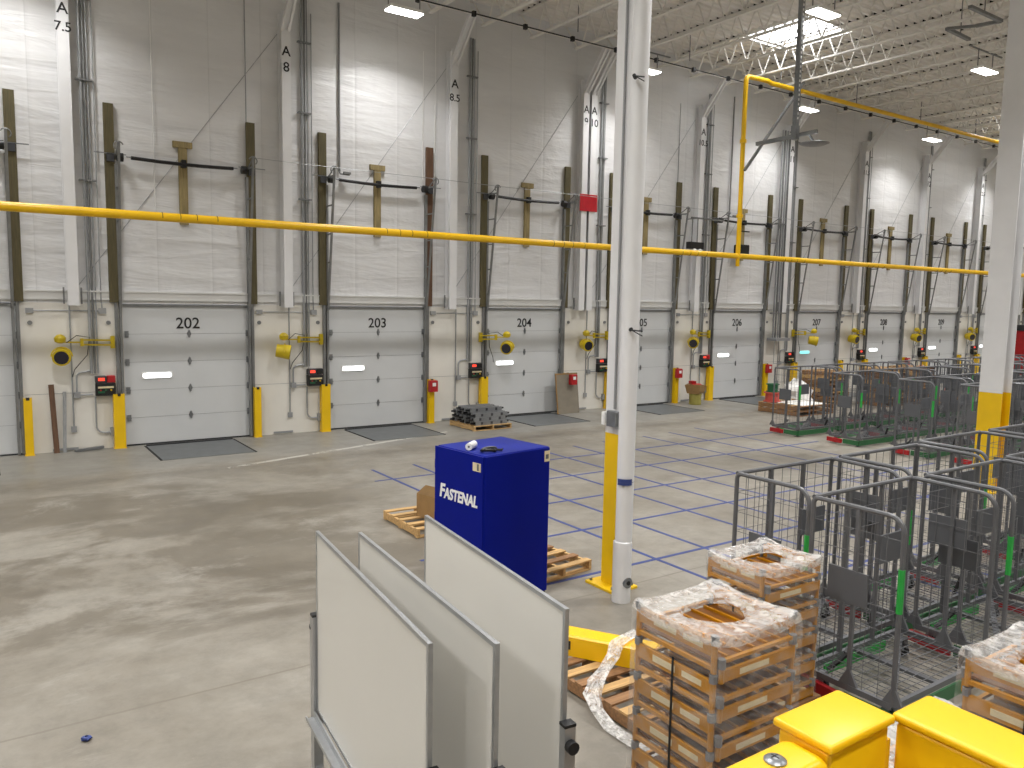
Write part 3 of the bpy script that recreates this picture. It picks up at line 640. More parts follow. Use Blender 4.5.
# ------------------------------------------------------------------ roll carts
CL, CD, CT = 1.50, .80, 1.70
def make_cart(label):
    t = thing('roll_cart', (0, 0, 0), label, 'cart', 'grey wire roll carts')
    b = MB()
    for y in (0, -CD): b.bar((0, y, .19), (CL, y, .19), .035, .05, 'cart')
    for x in (0, CL): b.bar((x, 0, .19), (x, -CD, .19), .035, .05, 'cart')
    b.bar((.05, -CD+.03, .17), (CL-.05, -.03, .17), .05, .03, 'cart'); b.bar((CL/2, 0, .17), (CL/2, -CD, .17), .05, .03, 'cart')
    b.build('base_frame', t)
    b = MB()
    for i in range(1, 20): b.bar((CL*i/20, -CD, .205), (CL*i/20, 0, .205), .005, .005, 'cartw')
    for i in range(1, 9): b.bar((0, -CD*i/9, .21), (CL, -CD*i/9, .21), .005, .005, 'cartw')
    b.build('base_mesh', t)
    MB().bb((-.02, -CD-.035, .04), (CL-.1, -CD-.018, .16), 'dgreen').build('green_bar', t); MB().bb((.25, -.035, .07), (CL-.3, -.018, .165), 'green').build('green_bar', t); MB().bb((-.035, -CD-.01, .04), (-.018, -.40, .15), 'dgreen').build('green_bar', t)
    for s, x in (('l', 0.), ('r', CL)):
        r = .021
        if s == 'l': pts = [(x, 0, .19), (x, 0, CT-.05)] + arc((x, -.05, CT-.05), .05, 0, math.pi/2, (0, 1, 0), (0, 0, 1), 4) + [Vector(p) for p in arc((x, -CD+.13, CT-.13), .13, math.pi/2, math.pi, (0, 1, 0), (0, 0, 1), 6)] + [(x, -CD, .19)]
        else: pts = [(x, 0, .19), (x, 0, CT-.05)] + arc((x, -.05, CT-.05), .05, 0, math.pi/2, (0, 1, 0), (0, 0, 1), 4) + [Vector(p) for p in arc((x-.06, -CD+.13, CT-.13), .13, math.pi/2, math.pi, (0, 1, 0), (0, 0, 1), 6)] + [(x-.06, -CD, .19)]
        f = MB().tube(pts, r, 'cart', 8).build('end_frame', t)
        MB().bar((x, -CD*.52, .19), (x, -CD*.52, CT), .03, .03, 'cart').build('centre_strut', f)
        b = MB()
        for i in range(1, 8): b.bar((x, 0, .19+.19*i), (x-(.03 if s == 'r' else 0), -CD, .19+.19*i), .004, .004, 'cartw')
        for i in range(1, 6): b.bar((x, -CD*i/6, .2), (x, -CD*i/6, CT), .004, .004, 'cartw')
        b.build('wire_panel', f)
        z = .90 if s == 'l' else 1.12
        MB().bb((x-.006+(.02 if s == 'r' else -.02), -.54, z), (x+.006+(.02 if s == 'r' else -.02), -.19, z+.28), 'plate').build('plate', f)
        for y in (0, -CD*.52, -CD):
            MB().add([(x-.012, y-.09, .2), (x-.012, y+.09, .2), (x-.012, y+.015, .34), (x-.012, y-.015, .34), (x+.012, y-.09, .2), (x+.012, y+.09, .2), (x+.012, y+.015, .34), (x+.012, y-.015, .34)], [(0, 3, 2, 1), (4, 5, 6, 7), (0, 1, 5, 4), (1, 2, 6, 5), (2, 3, 7, 6), (3, 0, 4, 7)], 'cart').build('gusset', f)
    MB().tube([(0, -CD, .95), (0, -CD, 1.30)], .0255, 'green', 8).build('green_sleeve', t)
    b = MB(); b.tube([(0, 0, CT), (CL, 0, CT)], .021, 'cart', 8)
    for x in (.5, 1.02): b.bar((x, 0, .19), (x, 0, CT), .034, .034, 'cart')
    bf = b.build('back_frame', t)
    b = MB()
    for i in range(1, 8): b.bar((0, 0, .19+.19*i), (CL, 0, .19+.19*i), .004, .004, 'cartw')
    for i in range(1, 11): b.bar((CL*i/11, 0, .2), (CL*i/11, 0, CT), .004, .004, 'cartw')
    b.build('wire_panel', bf)
    MB().bb((.98, -.05, .95), (1.36, -.03, 1.22), 'plate').build('plate', bf)
    MB().box((-.035, -.17, .09), (.05, .42, .10), 'red', -.12).build('brake_pedal', t)
    MB().bar((.2, -.1, .16), (.34, -.18, .30), .045, .02, 'black').bar((.34, -.18, .30), (.42, -.15, .33), .05, .02, 'black').build('brake_lever', t)
    MB().bar((1.2, -.7, .16), (1.25, -.74, .36), .05, .02, 'black').build('lock_lever', t)
    for x in (.12, CL-.12):
        for y in (-.1, -CD+.1):
            c = MB().cyl((x-.02, y, .06), (x+.02, y, .06), .058, 'black', 14).build('caster', t)
            MB().bb((x-.035, y-.03, .06), (x-.026, y+.03, .17), 'steel').bb((x+.026, y-.03, .06), (x+.035, y+.03, .17), 'steel').bb((x-.035, y-.03, .12), (x+.035, y+.03, .168), 'steel').build('fork', c)
    return t
near = [((6.02, 4.95), 'leftmost grey wire cart in the front pair of rows, standing at the back'),
        ((7.68, 4.95), 'second grey wire cart from the left in the back near row'), ((9.42, 5.05), 'third grey wire cart in the back near row, left of the yellow-based column'),
        ((11.2, 5.06), 'fourth grey wire cart in the back near row, before the yellow-based column'), ((12.95, 5.0), 'fifth grey wire cart in the back near row at the right edge'),
        ((5.85, 3.99), 'nearest grey wire cart with the green sleeved post, behind the wrapped crate towers'), ((7.58, 3.97), 'second grey wire cart from the left in the front near row'),
        ((9.30, 4.02), 'third grey wire cart in the front near row at the right edge')]
proto = None; carts = []
for (x, y), lab in near:
    if proto is None: o = proto = make_cart(lab)
    else: o = copy_tree(proto); o['label'] = lab
    o.location = (x, y, 0); o.rotation_euler.z = random.uniform(-.008, .008)
rows = ['the far row nearest the dock doors', 'the second far row from the dock doors', 'the third far row from the dock doors', 'the far row nearest the camera']
for j, (y, n) in enumerate(((13.1, 8), (11.5, 8), (9.75, 7), (8.5, 7))):
    for i in range(n):
        o = copy_tree(proto); o.location = (17.25+1.72*i+random.uniform(-.05, .05), y+random.uniform(-.05, .05), 0); o.rotation_euler.z = random.uniform(-.03, .03)
        o['label'] = 'grey wire cart, %s from the left in %s' % (ORD[i], rows[j]) if i else 'grey wire cart at the left end of ' + rows[j]

# ------------------------------------------------------------------ pallets
def pallet(name, loc, w, d, label, group=None, rz=0., h=.13, mm=('pallet', 'pallet'), boards=7, along_x=True, root=None):
    """deck boards run along local x, stringers along local y"""
    t = thing(name, loc, label, 'pallet', group, rz)
    bw = min(.10, d/boards*.72)
    for i in range(boards):
        y = -d/2+bw/2+(d-bw)*i/(boards-1)
        MB().bb((-w/2, y-bw/2, h-.018), (w/2, y+bw/2, h), mm[i % 2]).build('deck_board', t)
    for x in (-w/2+.02, 0, w/2-.02):
        MB().bb((x-.019, -d/2, .018), (x+.019, d/2, h-.018), mm[0]).build('stringer', t)
    for y in (-d/2+.05, 0, d/2-.05): MB().bb((-w/2, y-.045, 0), (w/2, y+.045, .018), mm[0]).build('bottom_board', t)
    return t
pallet('wooden_pallet', (5.54, 10.14, .003), 1.05, 1.15, 'pale wooden pallet on the floor left of the blue cabinet, box on it', rz=-.02, boards=5, mm=('pallet', 'pallet'))
pallet('wooden_pallet', (5.72, 7.76, .003), .94, 1.0, 'pale wooden pallet sticking out right of the blue cabinet', rz=.12, boards=5, mm=('pallet', 'palletd'))
pallet('wooden_pallet', (4.48, 4.72, 0), .80, 1.20, 'brown wooden pallet under the fallen yellow guard, behind the crate tower', boards=7, mm=('palletd', 'pallet'))
pallet('wooden_pallet', (10.98, 17.5, 0), 1.15, 1.22, 'pale wooden pallet under the pile of grey parts near door 204', boards=7, mm=('pallety', 'pallet'), rz=.02)
# cardboard box on the left pallet
t = thing('cardboard_box', (5.66, 9.98, .133), 'brown cardboard box on the pallet behind the blue cabinet', 'box', rz=.25)
MB().bb((-.28, -.3, 0), (.28, .3, .34), 'card').build('carton', t)
MB().add([(-.28, -.3, .34), (-.28, .3, .34), (-.12, .28, .44), (-.12, -.28, .44)], [(0, 1, 2, 3), (3, 2, 1, 0)], 'card').add([(.28, -.3, .34), (.28, .3, .34), (.14, .26, .46), (.14, -.26, .46)], [(0, 1, 2, 3), (3, 2, 1, 0)], 'card').build('flap', t)

# ------------------------------------------------------------------ blue cabinet
ang = math.atan2(.13, .94)
ux, uy = Vector((math.cos(ang), math.sin(ang), 0)), Vector((-math.sin(ang), math.cos(ang), 0))
t = thing('storage_cabinet', (4.33, 6.80, .003), 'large royal blue steel cabinet with white lettering, in the middle of the floor', 'cabinet', rz=ang)
CW, CDp, CH = .95, .83, 1.70
MB().bb((.02, .02, .0), (CW-.02, CDp-.02, .07), 'black').build('plinth', t)
MB().cbox((.0, .0, .06), (CW, CDp, CH), 'blue', .012).build('body', t)
MB().bb((.015, .015, CH), (CW-.015, CDp-.015, CH+.002), 'bluelit').build('lit_top_overlay', t)  # same paint in a lighter blue: overhead light put into the colour
MB().bb((-.022, .01, .09), (-.002, CDp-.0, CH-.005), 'blue').build('door', t)
b = MB()
for z in (.3, .9, 1.5): b.cyl((-.012, CDp-.005, z-.05), (-.012, CDp-.005, z+.05), .014, 'blue', 8)
b.build('hinge', t)
MB().bb((.86, -.003, CH-.16), (.94, 0, CH-.04), 'sticker').bb((.875, -.004, CH-.13), (.92, -.003, CH-.08), 'greyink').build('side_sticker', t)
MB().bb((-.0245, .04, CH-.17), (-.022, .17, CH-.08), 'sticker').bb((-.0255, .07, CH-.16), (-.0245, .10, CH-.09), 'greyink').build('door_sticker', t)
def face_nx(x, y, z):   # text plane facing local -X
    return Matrix.Translation((x, y, z)) @ Matrix.Rotation(R_(-90), 4, 'Z') @ Matrix.Rotation(R_(90), 4, 'X')
f1 = text('logo_capital', 'F', .205, 'white', face_nx(-.0235, .70, 1.215), t, bold=.007, shear=.15)
f2 = text('logo_letters', 'ASTENAL', .165, 'white', face_nx(-.0235, .375, 1.195), t, bold=.006, shear=.15)
f2.scale.x *= .82; f1.scale.x *= .9
t2 = thing('paper_roll', (4.42, 7.22, CH+.006), 'small white roll lying on top of the blue cabinet', 'roll', rz=.7)
MB().cyl((-.09, 0, .04), (.09, 0, .04), .04, 'white', 14).build('sheet', t2); MB().cyl((-.091, 0, .04), (.091, 0, .04), .012, 'greyink', 8).build('core', t2)
t2 = thing('cable_tie_bundle', (4.50, 7.0, CH+.009), 'black looped strap on top of the blue cabinet', 'strap')
MB().tube([(.09*math.cos(a)+.02*math.sin(3*a), .06*math.sin(a), .02+.008*math.sin(2*a)) for a in [R_(15*i) for i in range(23)]], .017, 'black', 6).build('loop', t2)
MB().tube([(.05, -.02, .02), (.13, -.05, .015), (.16, -.02, .015)], .012, 'black', 6).build('tail', t2)

# ------------------------------------------------------------------ whiteboards
def whiteboard(pL, pR, zt, label, tray=False, knob=True):
    a = math.atan2(pR[1]-pL[1], pR[0]-pL[0]); ln = math.hypot(pR[0]-pL[0], pR[1]-pL[1])
    t = thing('whiteboard', (pL[0], pL[1], 0), label, 'whiteboard', 'mobile whiteboards', rz=a)
    # local x runs along the board towards the camera, -y is the side we see
    zb = zt-1.19
    MB().bb((.012, -.007, zb+.012), (ln-.012, .007, zt-.012), 'board').build('panel', t)
    fr = MB(); e = .022
    fr.bb((0, -.011, zt-e), (ln, .011, zt), 'alu').bb((0, -.011, zb), (ln, .011, zb+e), 'alu').bb((0, -.011, zb+e), (e*.6, .011, zt-e), 'alu').bb((ln-e, -.011, zb+e), (ln, .011, zt-e), 'alu')
    fr.build('frame', t)
    for s, x in ((-1, -.045), (1, ln+.03)):
        hw = .04 if s < 0 else .025
        p = MB().bb((x-hw, -.03, .06), (x+hw, .03, zb+.62), 'alu').build('stand_post', t)
        MB().bb((x-.027, -.032, zb+.62), (x+.027, .032, zb+.635), 'black').build('post_cap', p)
        MB().cyl((x+s*.025, 0, zb+.53), (x+s*.06, 0, zb+.53), .032, 'black', 14).build('knob', p)
        MB().bb((x-.025, -.28, .06), (x+.025, .28, .10), 'alu').build('foot', p)
        for y in (-.25, .25): MB().cyl((x-.012, y, .03), (x+.012, y, .03), .03, 'black', 12).build('caster', p)
    MB().bb((-.03, -.02, .25), (ln+.03, .02, .29), 'alu').build('cross_bar', t)
    if tray:
        MB().bb((-.02, -.075, zb-.05), (ln+.02, -.02, zb-.042), 'alu').bb((-.02, -.08, zb-.05), (ln+.02, -.072, zb-.025), 'alu').bb((-.02, -.03, zb-.05), (ln+.02, -.02, zb+.0), 'alu').build('pen_tray', t)
    return t
whiteboard((1.747, 4.693), (1.562, 2.863), 1.85, 'nearest mobile whiteboard at the left, with a pen tray', True)
whiteboard((1.963, 4.531), (1.804, 2.712), 1.85, 'middle mobile whiteboard between the other two')
whiteboard((2.505, 4.671), (2.298, 2.859), 1.85, 'rightmost mobile whiteboard before the blue cabinet, black knob on its post')

# ------------------------------------------------------------------ fallen yellow guard and film on the pallet
p, q = Vector((4.20, 5.76)), Vector((4.84, 4.75)); a = math.atan2((q-p).y, (q-p).x); ln = (q-p).length
t = thing('column_guard', (p.x, p.y, .134), 'yellow steel guard post lying on the brown pallet', 'guard post', rz=a)
MB().cbox((0, -.11, 0), (ln, .11, .19), 'yellowg', .015).build('post', t)
MB().bb((-.012, -.15, 0), (0, .15, .23), 'yellowg').build('end_plate', t)
MB().bb((.34, -.113, .06), (.43, -.1105, .14), 'black').build('warning_mark', t)
pts = [(4.86, 5.02, .345), (4.70, 5.0, .345), (4.56, 4.98, .34), (4.42, 4.86, .30), (4.32, 4.86, .20), (4.2, 4.82, .16), (4.12, 4.74, .17), (4.02, 4.66, .15), (3.99, 4.55, .08), (3.97, 4.38, .03), (4.0, 4.1, .02), (4.03, 3.8, .02), (4.02, 3.6, .02)]
b = MB(); vs = []; rw = random.Random(3)
for i, p_ in enumerate(pts):
    pv = Vector(p_); d = (Vector(pts[min(i+1, len(pts)-1)])-Vector(pts[max(i-1, 0)])).normalized(); sd = d.cross(Vector((0, 0, 1))).normalized()
    w_ = .045+.035*rw.random()
    for j in range(7):
        f = j/6*2-1; vs.append(pv + sd*w_*f + Vector((0, 0, .03*math.sin(j*2.4+i*1.7)*rw.random()+.02*(1-f*f))))
b.add(vs, [(i*7+j, i*7+j+1, (i+1)*7+j+1, (i+1)*7+j) for i in range(len(pts)-1) for j in range(6)], 'strip', True)
tag(b.build('film_strip'), 'crumpled strip of clear film draped over the fallen yellow guard', 'plastic film')

# ------------------------------------------------------------------ amber crate towers
TP = .225
def tray_parts(t, w, d, lab_right):
    """one stackable tray: two side frames (along y) at full height, two end frames (along x) half a pitch lower"""
    pr = .018
    for sx in (-1, 1):
        x = sx*w/2
        f = MB().bb((x-.012, -d/2, -.12), (x+.012, d/2, -.035), 'amber').bb((x-.014, -d/2, -.20), (x+.014, d/2, -.175), 'amber').build('side_board', t)
        MB().bb((x-.0135*1-.0005, -.02, -.098), (x+.0135, d*.26, -.058), 'sticker').bb((x-.0135, -d*.36, -.095), (x+.0135, -d*.12, -.06), 'sticker').build('sticker', f)
        for sy_ in (-1, 1):
            y = sy_*(d/2-.012)
            c = MB().tube([(x, y, -TP+.01), (x, y, -.02)], pr, 'amber', 8).build('corner_post', t)
            MB().tube([(x, y, -.045), (x, y, 0)], pr*1.35, 'cap', 8).build('corner_cap', c)
    for sy_ in (-1, 1):
        y = sy_*(d/2+.016); z = -TP*.66
        f = MB().bb((-w/2+.02, y-.011, z-.115), (w/2-.02, y+.011, z-.05), 'amber').bb((-w/2+.02, y-.012, z-.005), (w/2-.02, y+.012, z+.015), 'amber').build('end_board', t)
        MB().bb((-w*.25, y-.0125, z-.10), (w*.12, y+.0125, z-.065), 'sticker').build('sticker', f)
        for sx in (-1, 1):
            x = sx*(w/2-.03)
            c = MB().tube([(x, y, z-.12), (x, y, z-.02)], pr*.9, 'amber', 8).build('corner_post', t)
            MB().tube([(x, y, z-.035), (x, y, z+.02)], pr*1.3, 'cap', 8).build('corner_cap', c)
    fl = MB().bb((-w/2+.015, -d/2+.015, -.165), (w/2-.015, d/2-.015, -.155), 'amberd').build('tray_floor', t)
    b = MB()
    for i in range(1, 6): b.bb((-w/2+w*i/6-.008, -d/2+.015, -.155), (-w/2+w*i/6+.008, d/2-.015, -.14), 'amber')
    b.build('floor_rib', fl)
tproto = {}
def tower(cx_, cy_, w, d, zt, rz, nm, n=6):
    key = (w, d)
    for i in range(n):
        lab = '%s tray from the top of the %s' % (ORD[i], nm) if i else 'topmost tray of the ' + nm
        if key not in tproto:
            t = tproto[key] = thing('amber_tray', (cx_, cy_, zt), lab, 'tray', 'amber stacking trays', rz); tray_parts(t, w, d, i)
        else:
            t = copy_tree(tproto[key]); t['label'] = lab; t.location = (cx_, cy_, zt-TP*i); t.rotation_euler.z = rz
    zb = zt-TP*n-.05
    pallet('wooden_pallet', (cx_, cy_, 0), w+.1, d+.1, 'wooden pallet under the ' + nm, rz=rz, h=max(.1, zb), boards=6, mm=('palletd', 'pallet'))
    # wrap: a ring on top with a hole, draping over the sides, thin film down to the base
    t = thing('stretch_wrap', (cx_, cy_, zt), 'clear stretch film wrapped round the ' + nm, 'plastic wrap', rz=rz)
    rr = random.Random(int(cx_*100)); n_ = 48; rings = []
    def sq(a, hx, hy):
        c, s_ = math.cos(a), math.sin(a); k_ = min(hx/abs(c) if abs(c) > 1e-6 else 9, hy/abs(s_) if abs(s_) > 1e-6 else 9); return Vector((c*k_, s_*k_, 0))
    angs = [2*math.pi*i/n_ + .0001 for i in range(n_)]
    ca = math.atan2(d, w)
    def jit(v): return v + Vector((rr.uniform(-1, 1), rr.uniform(-1, 1), rr.uniform(-1, 1)))*.0025
    spec = [(.50, -.055), (.56, -.025), (.72, -.008), (.88, .004), (.99, .010), (1.02, -.004), (1.03, -.045)]
    vs = []
    for f, z in spec:
        for a in angs:
            v = sq(a, w/2+.02, d/2+.03)*f
            if f < .6: v = Vector((math.cos(a)*w*.30, math.sin(a)*d*.25, 0))*(f/.5)*(1+.08*math.sin(3*a))
            cn = max(0, 1-abs(abs(abs(a % math.pi - math.pi/2)-math.pi/2)-ca)*3)
            sag = -.03*(1-cn)*max(0, min(1, (f-.55)*3)); v.z = z + sag; vs.append(jit(v))
    fs = [(i*n_+j, i*n_+(j+1) % n_, (i+1)*n_+(j+1) % n_, (i+1)*n_+j) for i in range(len(spec)-1) for j in range(n_)]
    MB().add(vs, fs, 'film', True).build('top_sheet', t)
    vs = []; zs = [-.03, -.12, -.24, -.5, -.8, -1.1, -(zt-zb)+.04]; zs = [z for z in zs if z >= -(zt-zb)+.03]
    for z in zs:
        for a in angs: vs.append(jit(sq(a, w/2+.03, d/2+.045)) + Vector((0, 0, z)))
    fs = [(i*n_+j, i*n_+(j+1) % n_, (i+1)*n_+(j+1) % n_, (i+1)*n_+j) for i in range(len(zs)-1) for j in range(n_)]
    MB().add(vs, fs, 'filmside', True).build('side_sheet', t)
    MB().bb((-w/2-.036, -.03, -1.3 if zt > 1.45 else -1.0), (-w/2-.032, -.015, -.22), 'black').build('dark_strap', t)
tower(3.645, 3.11, .68, .62, 1.50, -.005, 'front amber crate tower', 6)
tower(5.27, 4.02, .68, .55, 1.30, -.02, 'second amber crate tower behind the front one', 5)
tower(4.92, 1.78, .68, .62, 1.40, 0., 'amber crate tower at the right picture edge', 5)
tower(3.31, 1.46, .68, .62, 1.50, 0., 'amber crate tower hidden by the yellow rail', 6)

# ------------------------------------------------------------------ mezzanine guard rail in the foreground
t = thing('guard_rail', (1.385, .87, 1.42), 'bright yellow steel corner guard rail on the mezzanine edge in the foreground', 'guard rail')
gz = 2.5-1.42
def gbox(nm, lo, hi, ch, par=t, m_='yellowg'):
    o = MB().cbox(lo, hi, m_, ch).build(nm, par)
    md = o.modifiers.new('bevel', 'BEVEL'); md.width = .006; md.segments = 3; md.limit_method = 'ANGLE'; md.angle_limit = R_(25)
    for f in o.data.polygons: f.use_smooth = True
    return o
ps = gbox('corner_post', (-.10, -.058, 0), (.10, .058, gz-.018), .006)
gbox('post_cap', (-.108, -.066, gz-.016), (.108, .066, gz), .004, ps)
rl = gbox('left_rail', (-1.6, -.068, gz-.33), (-.105, .034, gz-.022), .012)
MB().lathe((-.20, -.013, gz-.022), [(.021, 0), (.021, .003), (.016, .007), (.007, .009)], 'steel', 18).build('bolt', rl)
MB().bb((-.209, -.012, gz-.0132), (-.191, -.010, gz-.0122), 'black').bb((-.201, -.021, gz-.0132), (-.199, -.004, gz-.0122), 'black').build('bolt_recess', rl)
rr_ = gbox('right_rail', (.118, -1.3, gz-.35), (.245, -.058, gz-.018), .006)
gbox('rail_cap', (.112, -1.3, gz-.016), (.251, -.052, gz), .004, rr_)
MB().bb((.09, -.05, gz-.30), (.12, .03, gz-.06), 'yellowg').build('bracket', t)
tag(MB().bb((-6., -3., 1.32), (1.66, .97, 1.42), 'deckplate').build('trim_2'), kind='structure')
for x in (-4., 1.4):
    pass

# ------------------------------------------------------------------ clutter by the dock wall
# pile of grey moulded parts
rp = random.Random(11)
def part_mesh():
    b = MB(); b.bb((-.48, -.09, .0), (.48, -.05, .10), 'gpart').bb((-.48, .05, .0), (.48, .09, .10), 'gpart').bb((-.40, -.05, .03), (.40, .05, .055), 'dpart')
    for x in (-.3, 0, .3): b.bb((x-.03, -.10, .02), (x+.03, .10, .085), 'dpart')
    b.cyl((-.58, 0, .05), (-.4, 0, .05), .025, 'black', 8).cyl((.4, 0, .05), (.58, 0, .05), .025, 'black', 8)
    return b
pp = None; cnt = 0
for L_ in range(4):
    for r in range(5):
        x, y, z = 10.98+rp.uniform(-.06, .06), 17.04+.235*r+rp.uniform(-.004, .004), .13+.105*L_
        if L_ == 3 and r in (0, 4): continue
        lab = 'grey-black moulded part, %s layer up, %s from the front of the pile' % (ORD[L_], ORD[r])
        if pp is None: o = pp = part_mesh().build('moulded_part')
        else: o = pp.copy(); col.objects.link(o)
        o.location = (x, y, z); o.rotation_euler.z = rp.uniform(-.025, .025); tag(o, lab, 'machine part', 'pile of grey parts on the pallet')
# leaning board by door 204
t = thing('leaning_board', (14.58, D-.5, 0), 'grey-brown flat board leaning on the jamb guard of dock door 204', 'board')
tl = Matrix.Rotation(R_(-8), 3, 'X')
MB().box((0, .09, .60), (.82, .03, 1.2), 'greyboard', 0, tl).build('sheet', t)
MB().box((-.40, .075, .60), (.03, .035, 1.2), 'card', 0, tl).box((0, .16, 1.17), (.82, .036, .04), 'card', 0, tl).build('edge_strip', t)
# timber props by door 202
tag(MB().bar((1.38, D-.16, 0.0), (1.33, D-.06, 1.42), .10, .04, 'brownwood').build('timber_plank'), 'brown timber plank leaning on the white pier left of door 202', 'plank')
tag(MB().bar((1.52, D-.18, 0.0), (1.57, D-.06, 1.26), .06, .05, 'conduit').build('metal_strut'), 'grey metal strut leaning on the white pier left of door 202', 'strut')
tag(MB().bar((1.70, D-.22, .03), (2.25, D-.14, .05), .09, .05, 'steel').build('steel_angle'), 'short grey steel angle lying at the foot of the pier left of door 202', 'steel angle')
# carton scraps on a drum between doors 205 and 206
t = thing('drum', (19.72, 18.1, 0), 'pale yellow-green drum on the floor between doors 205 and 206', 'drum')
MB().lathe((0, 0, 0), [(.19, 0), (.20, .03), (.20, .30), (.21, .32), (.21, .36), (.18, .37)], 'drum', 18).build('body', t)
t = thing('cardboard_box', (19.72, 18.1, .37), 'torn cardboard box with scraps on top of the drum', 'box', rz=.4)
MB().add([(-.24, -.2, 0), (.24, -.2, 0), (.24, .2, 0), (-.24, .2, 0), (-.31, -.26, .32), (.30, -.27, .24), (.32, .26, .33), (-.3, .27, .28)], [(0, 3, 2, 1), (0, 1, 5, 4), (1, 2, 6, 5), (2, 3, 7, 6), (3, 0, 4, 7), (4, 5, 1, 0)], 'card').build('carton', t)
MB().box((.03, -.02, .28), (.36, .28, .06), 'rspool', .5).box((-.1, .08, .36), (.2, .16, .1), 'red', .9).build('scrap', t)
# low pallets with spools
for i in range(2):
    pallet('wooden_pallet', (21.2, 15.3, .15*i), 1.7, 1.5, ('lower' if i == 0 else 'upper') + ' pallet of the low pair with spools by the far carts', h=.15, boards=6, mm=('palletd', 'pallet'))
tag(MB().bb((-.62, -.5, 0), (.6, .5, .012), 'paper').build('paper_sheet', loc=(21.25, 15.15, .30)), 'white paper sheet on the low pallet pair by the far carts', 'paper')
def spool(x, y, z, lab, m_, r, h):
    t = thing('cable_spool', (x, y, z), lab, 'spool')
    MB().cyl((0, 0, 0), (0, 0, .03), r, m_, 20).build('flange', t); MB().cyl((0, 0, h-.03), (0, 0, h), r, m_, 20).build('flange', t); MB().cyl((0, 0, .03), (0, 0, h-.03), r*.8, m_, 20).build('wound_cable', t)
spool(20.72, 15.82, .30, 'faded red spool standing on the low pallets', 'rspool', .27, .30)
spool(20.74, 15.84, .60, 'green spool on top of the faded red spool', 'gspool', .20, .26)
t = thing('plastic_bag', (22.6, 16.35, .012), 'heap of crumpled white plastic sheeting behind the low pallets', 'plastic sheet')
b = MB(); vs = []; rg = random.Random(5)
for i in range(9):
    for j in range(16):
        a = 2*math.pi*j/16; ph = i/8*math.pi/2; r = .62*math.cos(ph)*(1+.25*rg.uniform(-1, 1)); vs.append((r*math.cos(a), r*.8*math.sin(a), .85*math.sin(ph)*(1+.12*rg.uniform(-1, 1))))
b.add(vs, [(i*16+j, i*16+(j+1) % 16, (i+1)*16+(j+1) % 16, (i+1)*16+j) for i in range(8) for j in range(16)], 'bag', True).build('sheet', t)
# tall stacks of pallets behind the carts
for si, (x, y, n, nm) in enumerate([(24.1, 16.3, 8, 'left tall pallet stack behind the far carts'), (25.6, 15.1, 9, 'middle tall pallet stack behind the far carts'), (27.2, 15.0, 9, 'right tall pallet stack behind the far carts')]):
    proto_p = None
    for i in range(n):
        lab = ('%s pallet up in the ' % ORD[i] if i else 'lowest pallet of the ')+nm
        mm = ('palletd', 'pallet') if (i+si) % 3 else ('pallet', 'pallety')
        pallet('wooden_pallet', (x+random.uniform(-.04, .04), y+random.uniform(-.04, .04), .14*i), 1.2, 1.05, lab, 'pallets in the tall stacks', random.uniform(-.03, .03), h=.14, boards=6, mm=mm)
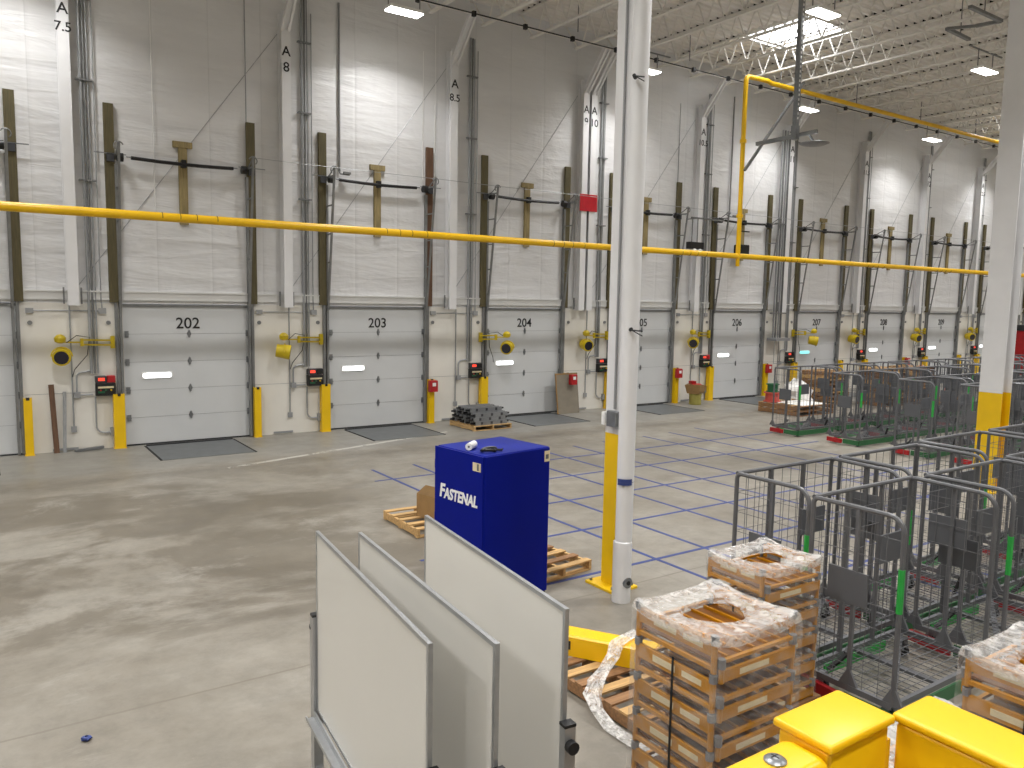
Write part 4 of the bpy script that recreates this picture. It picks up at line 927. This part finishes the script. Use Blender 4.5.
# orange cans on low pallet stacks among the carts
for si, (x, y, n, nm) in enumerate([(29.1, 15.95, 5, 'short pallet stack under the orange cans, behind the far carts'), (27.75, 13.75, 2, 'pallet pair under the single orange can')]):
    for i in range(n):
        pallet('wooden_pallet', (x, y, .14*i), 1.2, .7 if si else 1.0, ('%s pallet up in the ' % ORD[i] if i else 'lowest pallet of the ')+nm, None, 0, h=.14, boards=5, mm=('palletd', 'pallet'))
for x, y, z, h, lab in ((28.85, 15.9, .70, .42, 'orange-red can left of its twin on the short pallet stack'), (29.4, 15.85, .70, .42, 'orange-red can right of its twin on the short pallet stack'), (27.6, 13.8, .28, .55, 'single orange-red can on the pallet pair among the far carts')):
    t = thing('fuel_can', (x, y, z), lab, 'can', 'orange cans')
    MB().cbox((-.2, -.14, 0), (.2, .14, h), 'orange', .04).build('body', t); MB().cyl((.1, 0, h), (.1, 0, h+.05), .04, 'white', 10).build('cap', t); MB().bar((-.14, 0, h+.03), (.02, 0, h+.03), .03, .03, 'orange').bar((-.14, 0, h-.02), (-.14, 0, h+.04), .03, .03, 'orange').build('handle', t)
# red machine at the right edge
t = thing('red_cabinet', (31.4, 13.3, 0), 'tall dark red machine cabinet at the right picture edge beyond the column', 'cabinet')
MB().cbox((-.1, -.9, .9), (1.3, .55, 2.55), 'red', .03).build('body', t); MB().bb((-.14, -.6, 0), (1.2, .5, .9), 'dark').build('base', t)
MB().bb((-.12, -.95, 2.55), (1.32, .58, 2.75), 'dark').build('top_housing', t); MB().bb((-.11, -.7, .88), (.0, .5, .96), 'white').build('ledge', t)
# blue scrap on the floor
t = MB(); rg = random.Random(9); vs = []
for i in range(6):
    for j in range(9): vs.append(((.035*math.sin(math.pi*(i+.3)/6)*math.cos(j*.698))*(1+.4*rg.uniform(-1, 1)), .03*math.sin(math.pi*(i+.3)/6)*math.sin(j*.698)*(1+.4*rg.uniform(-1, 1)), .018-.018*math.cos(math.pi*i/5)))
t.add(vs, [(i*9+j, i*9+(j+1) % 9, (i+1)*9+(j+1) % 9, (i+1)*9+j) for i in range(5) for j in range(9)], 'tape', True)
tag(t.build('tape_scrap', loc=(.58, 6.37, 0)), 'crumpled scrap of blue tape on the bare floor at lower left', 'tape scrap')

# ------------------------------------------------------------------ world and view
VT = 'Standard'
wd_ = bpy.data.worlds.new('world'); bpy.context.scene.world = wd_; wd_.use_nodes = True
wd_.node_tree.nodes['Background'].inputs[0].default_value = (.8, .85, .9, 1); wd_.node_tree.nodes['Background'].inputs[1].default_value = .3
sc = bpy.context.scene
sc.view_settings.view_transform = VT; sc.view_settings.look = 'None'; sc.view_settings.exposure = -.03
sc.cycles.use_denoising = True
sc.cycles.max_bounces = 8; sc.cycles.diffuse_bounces = 4; sc.cycles.transparent_max_bounces = 24
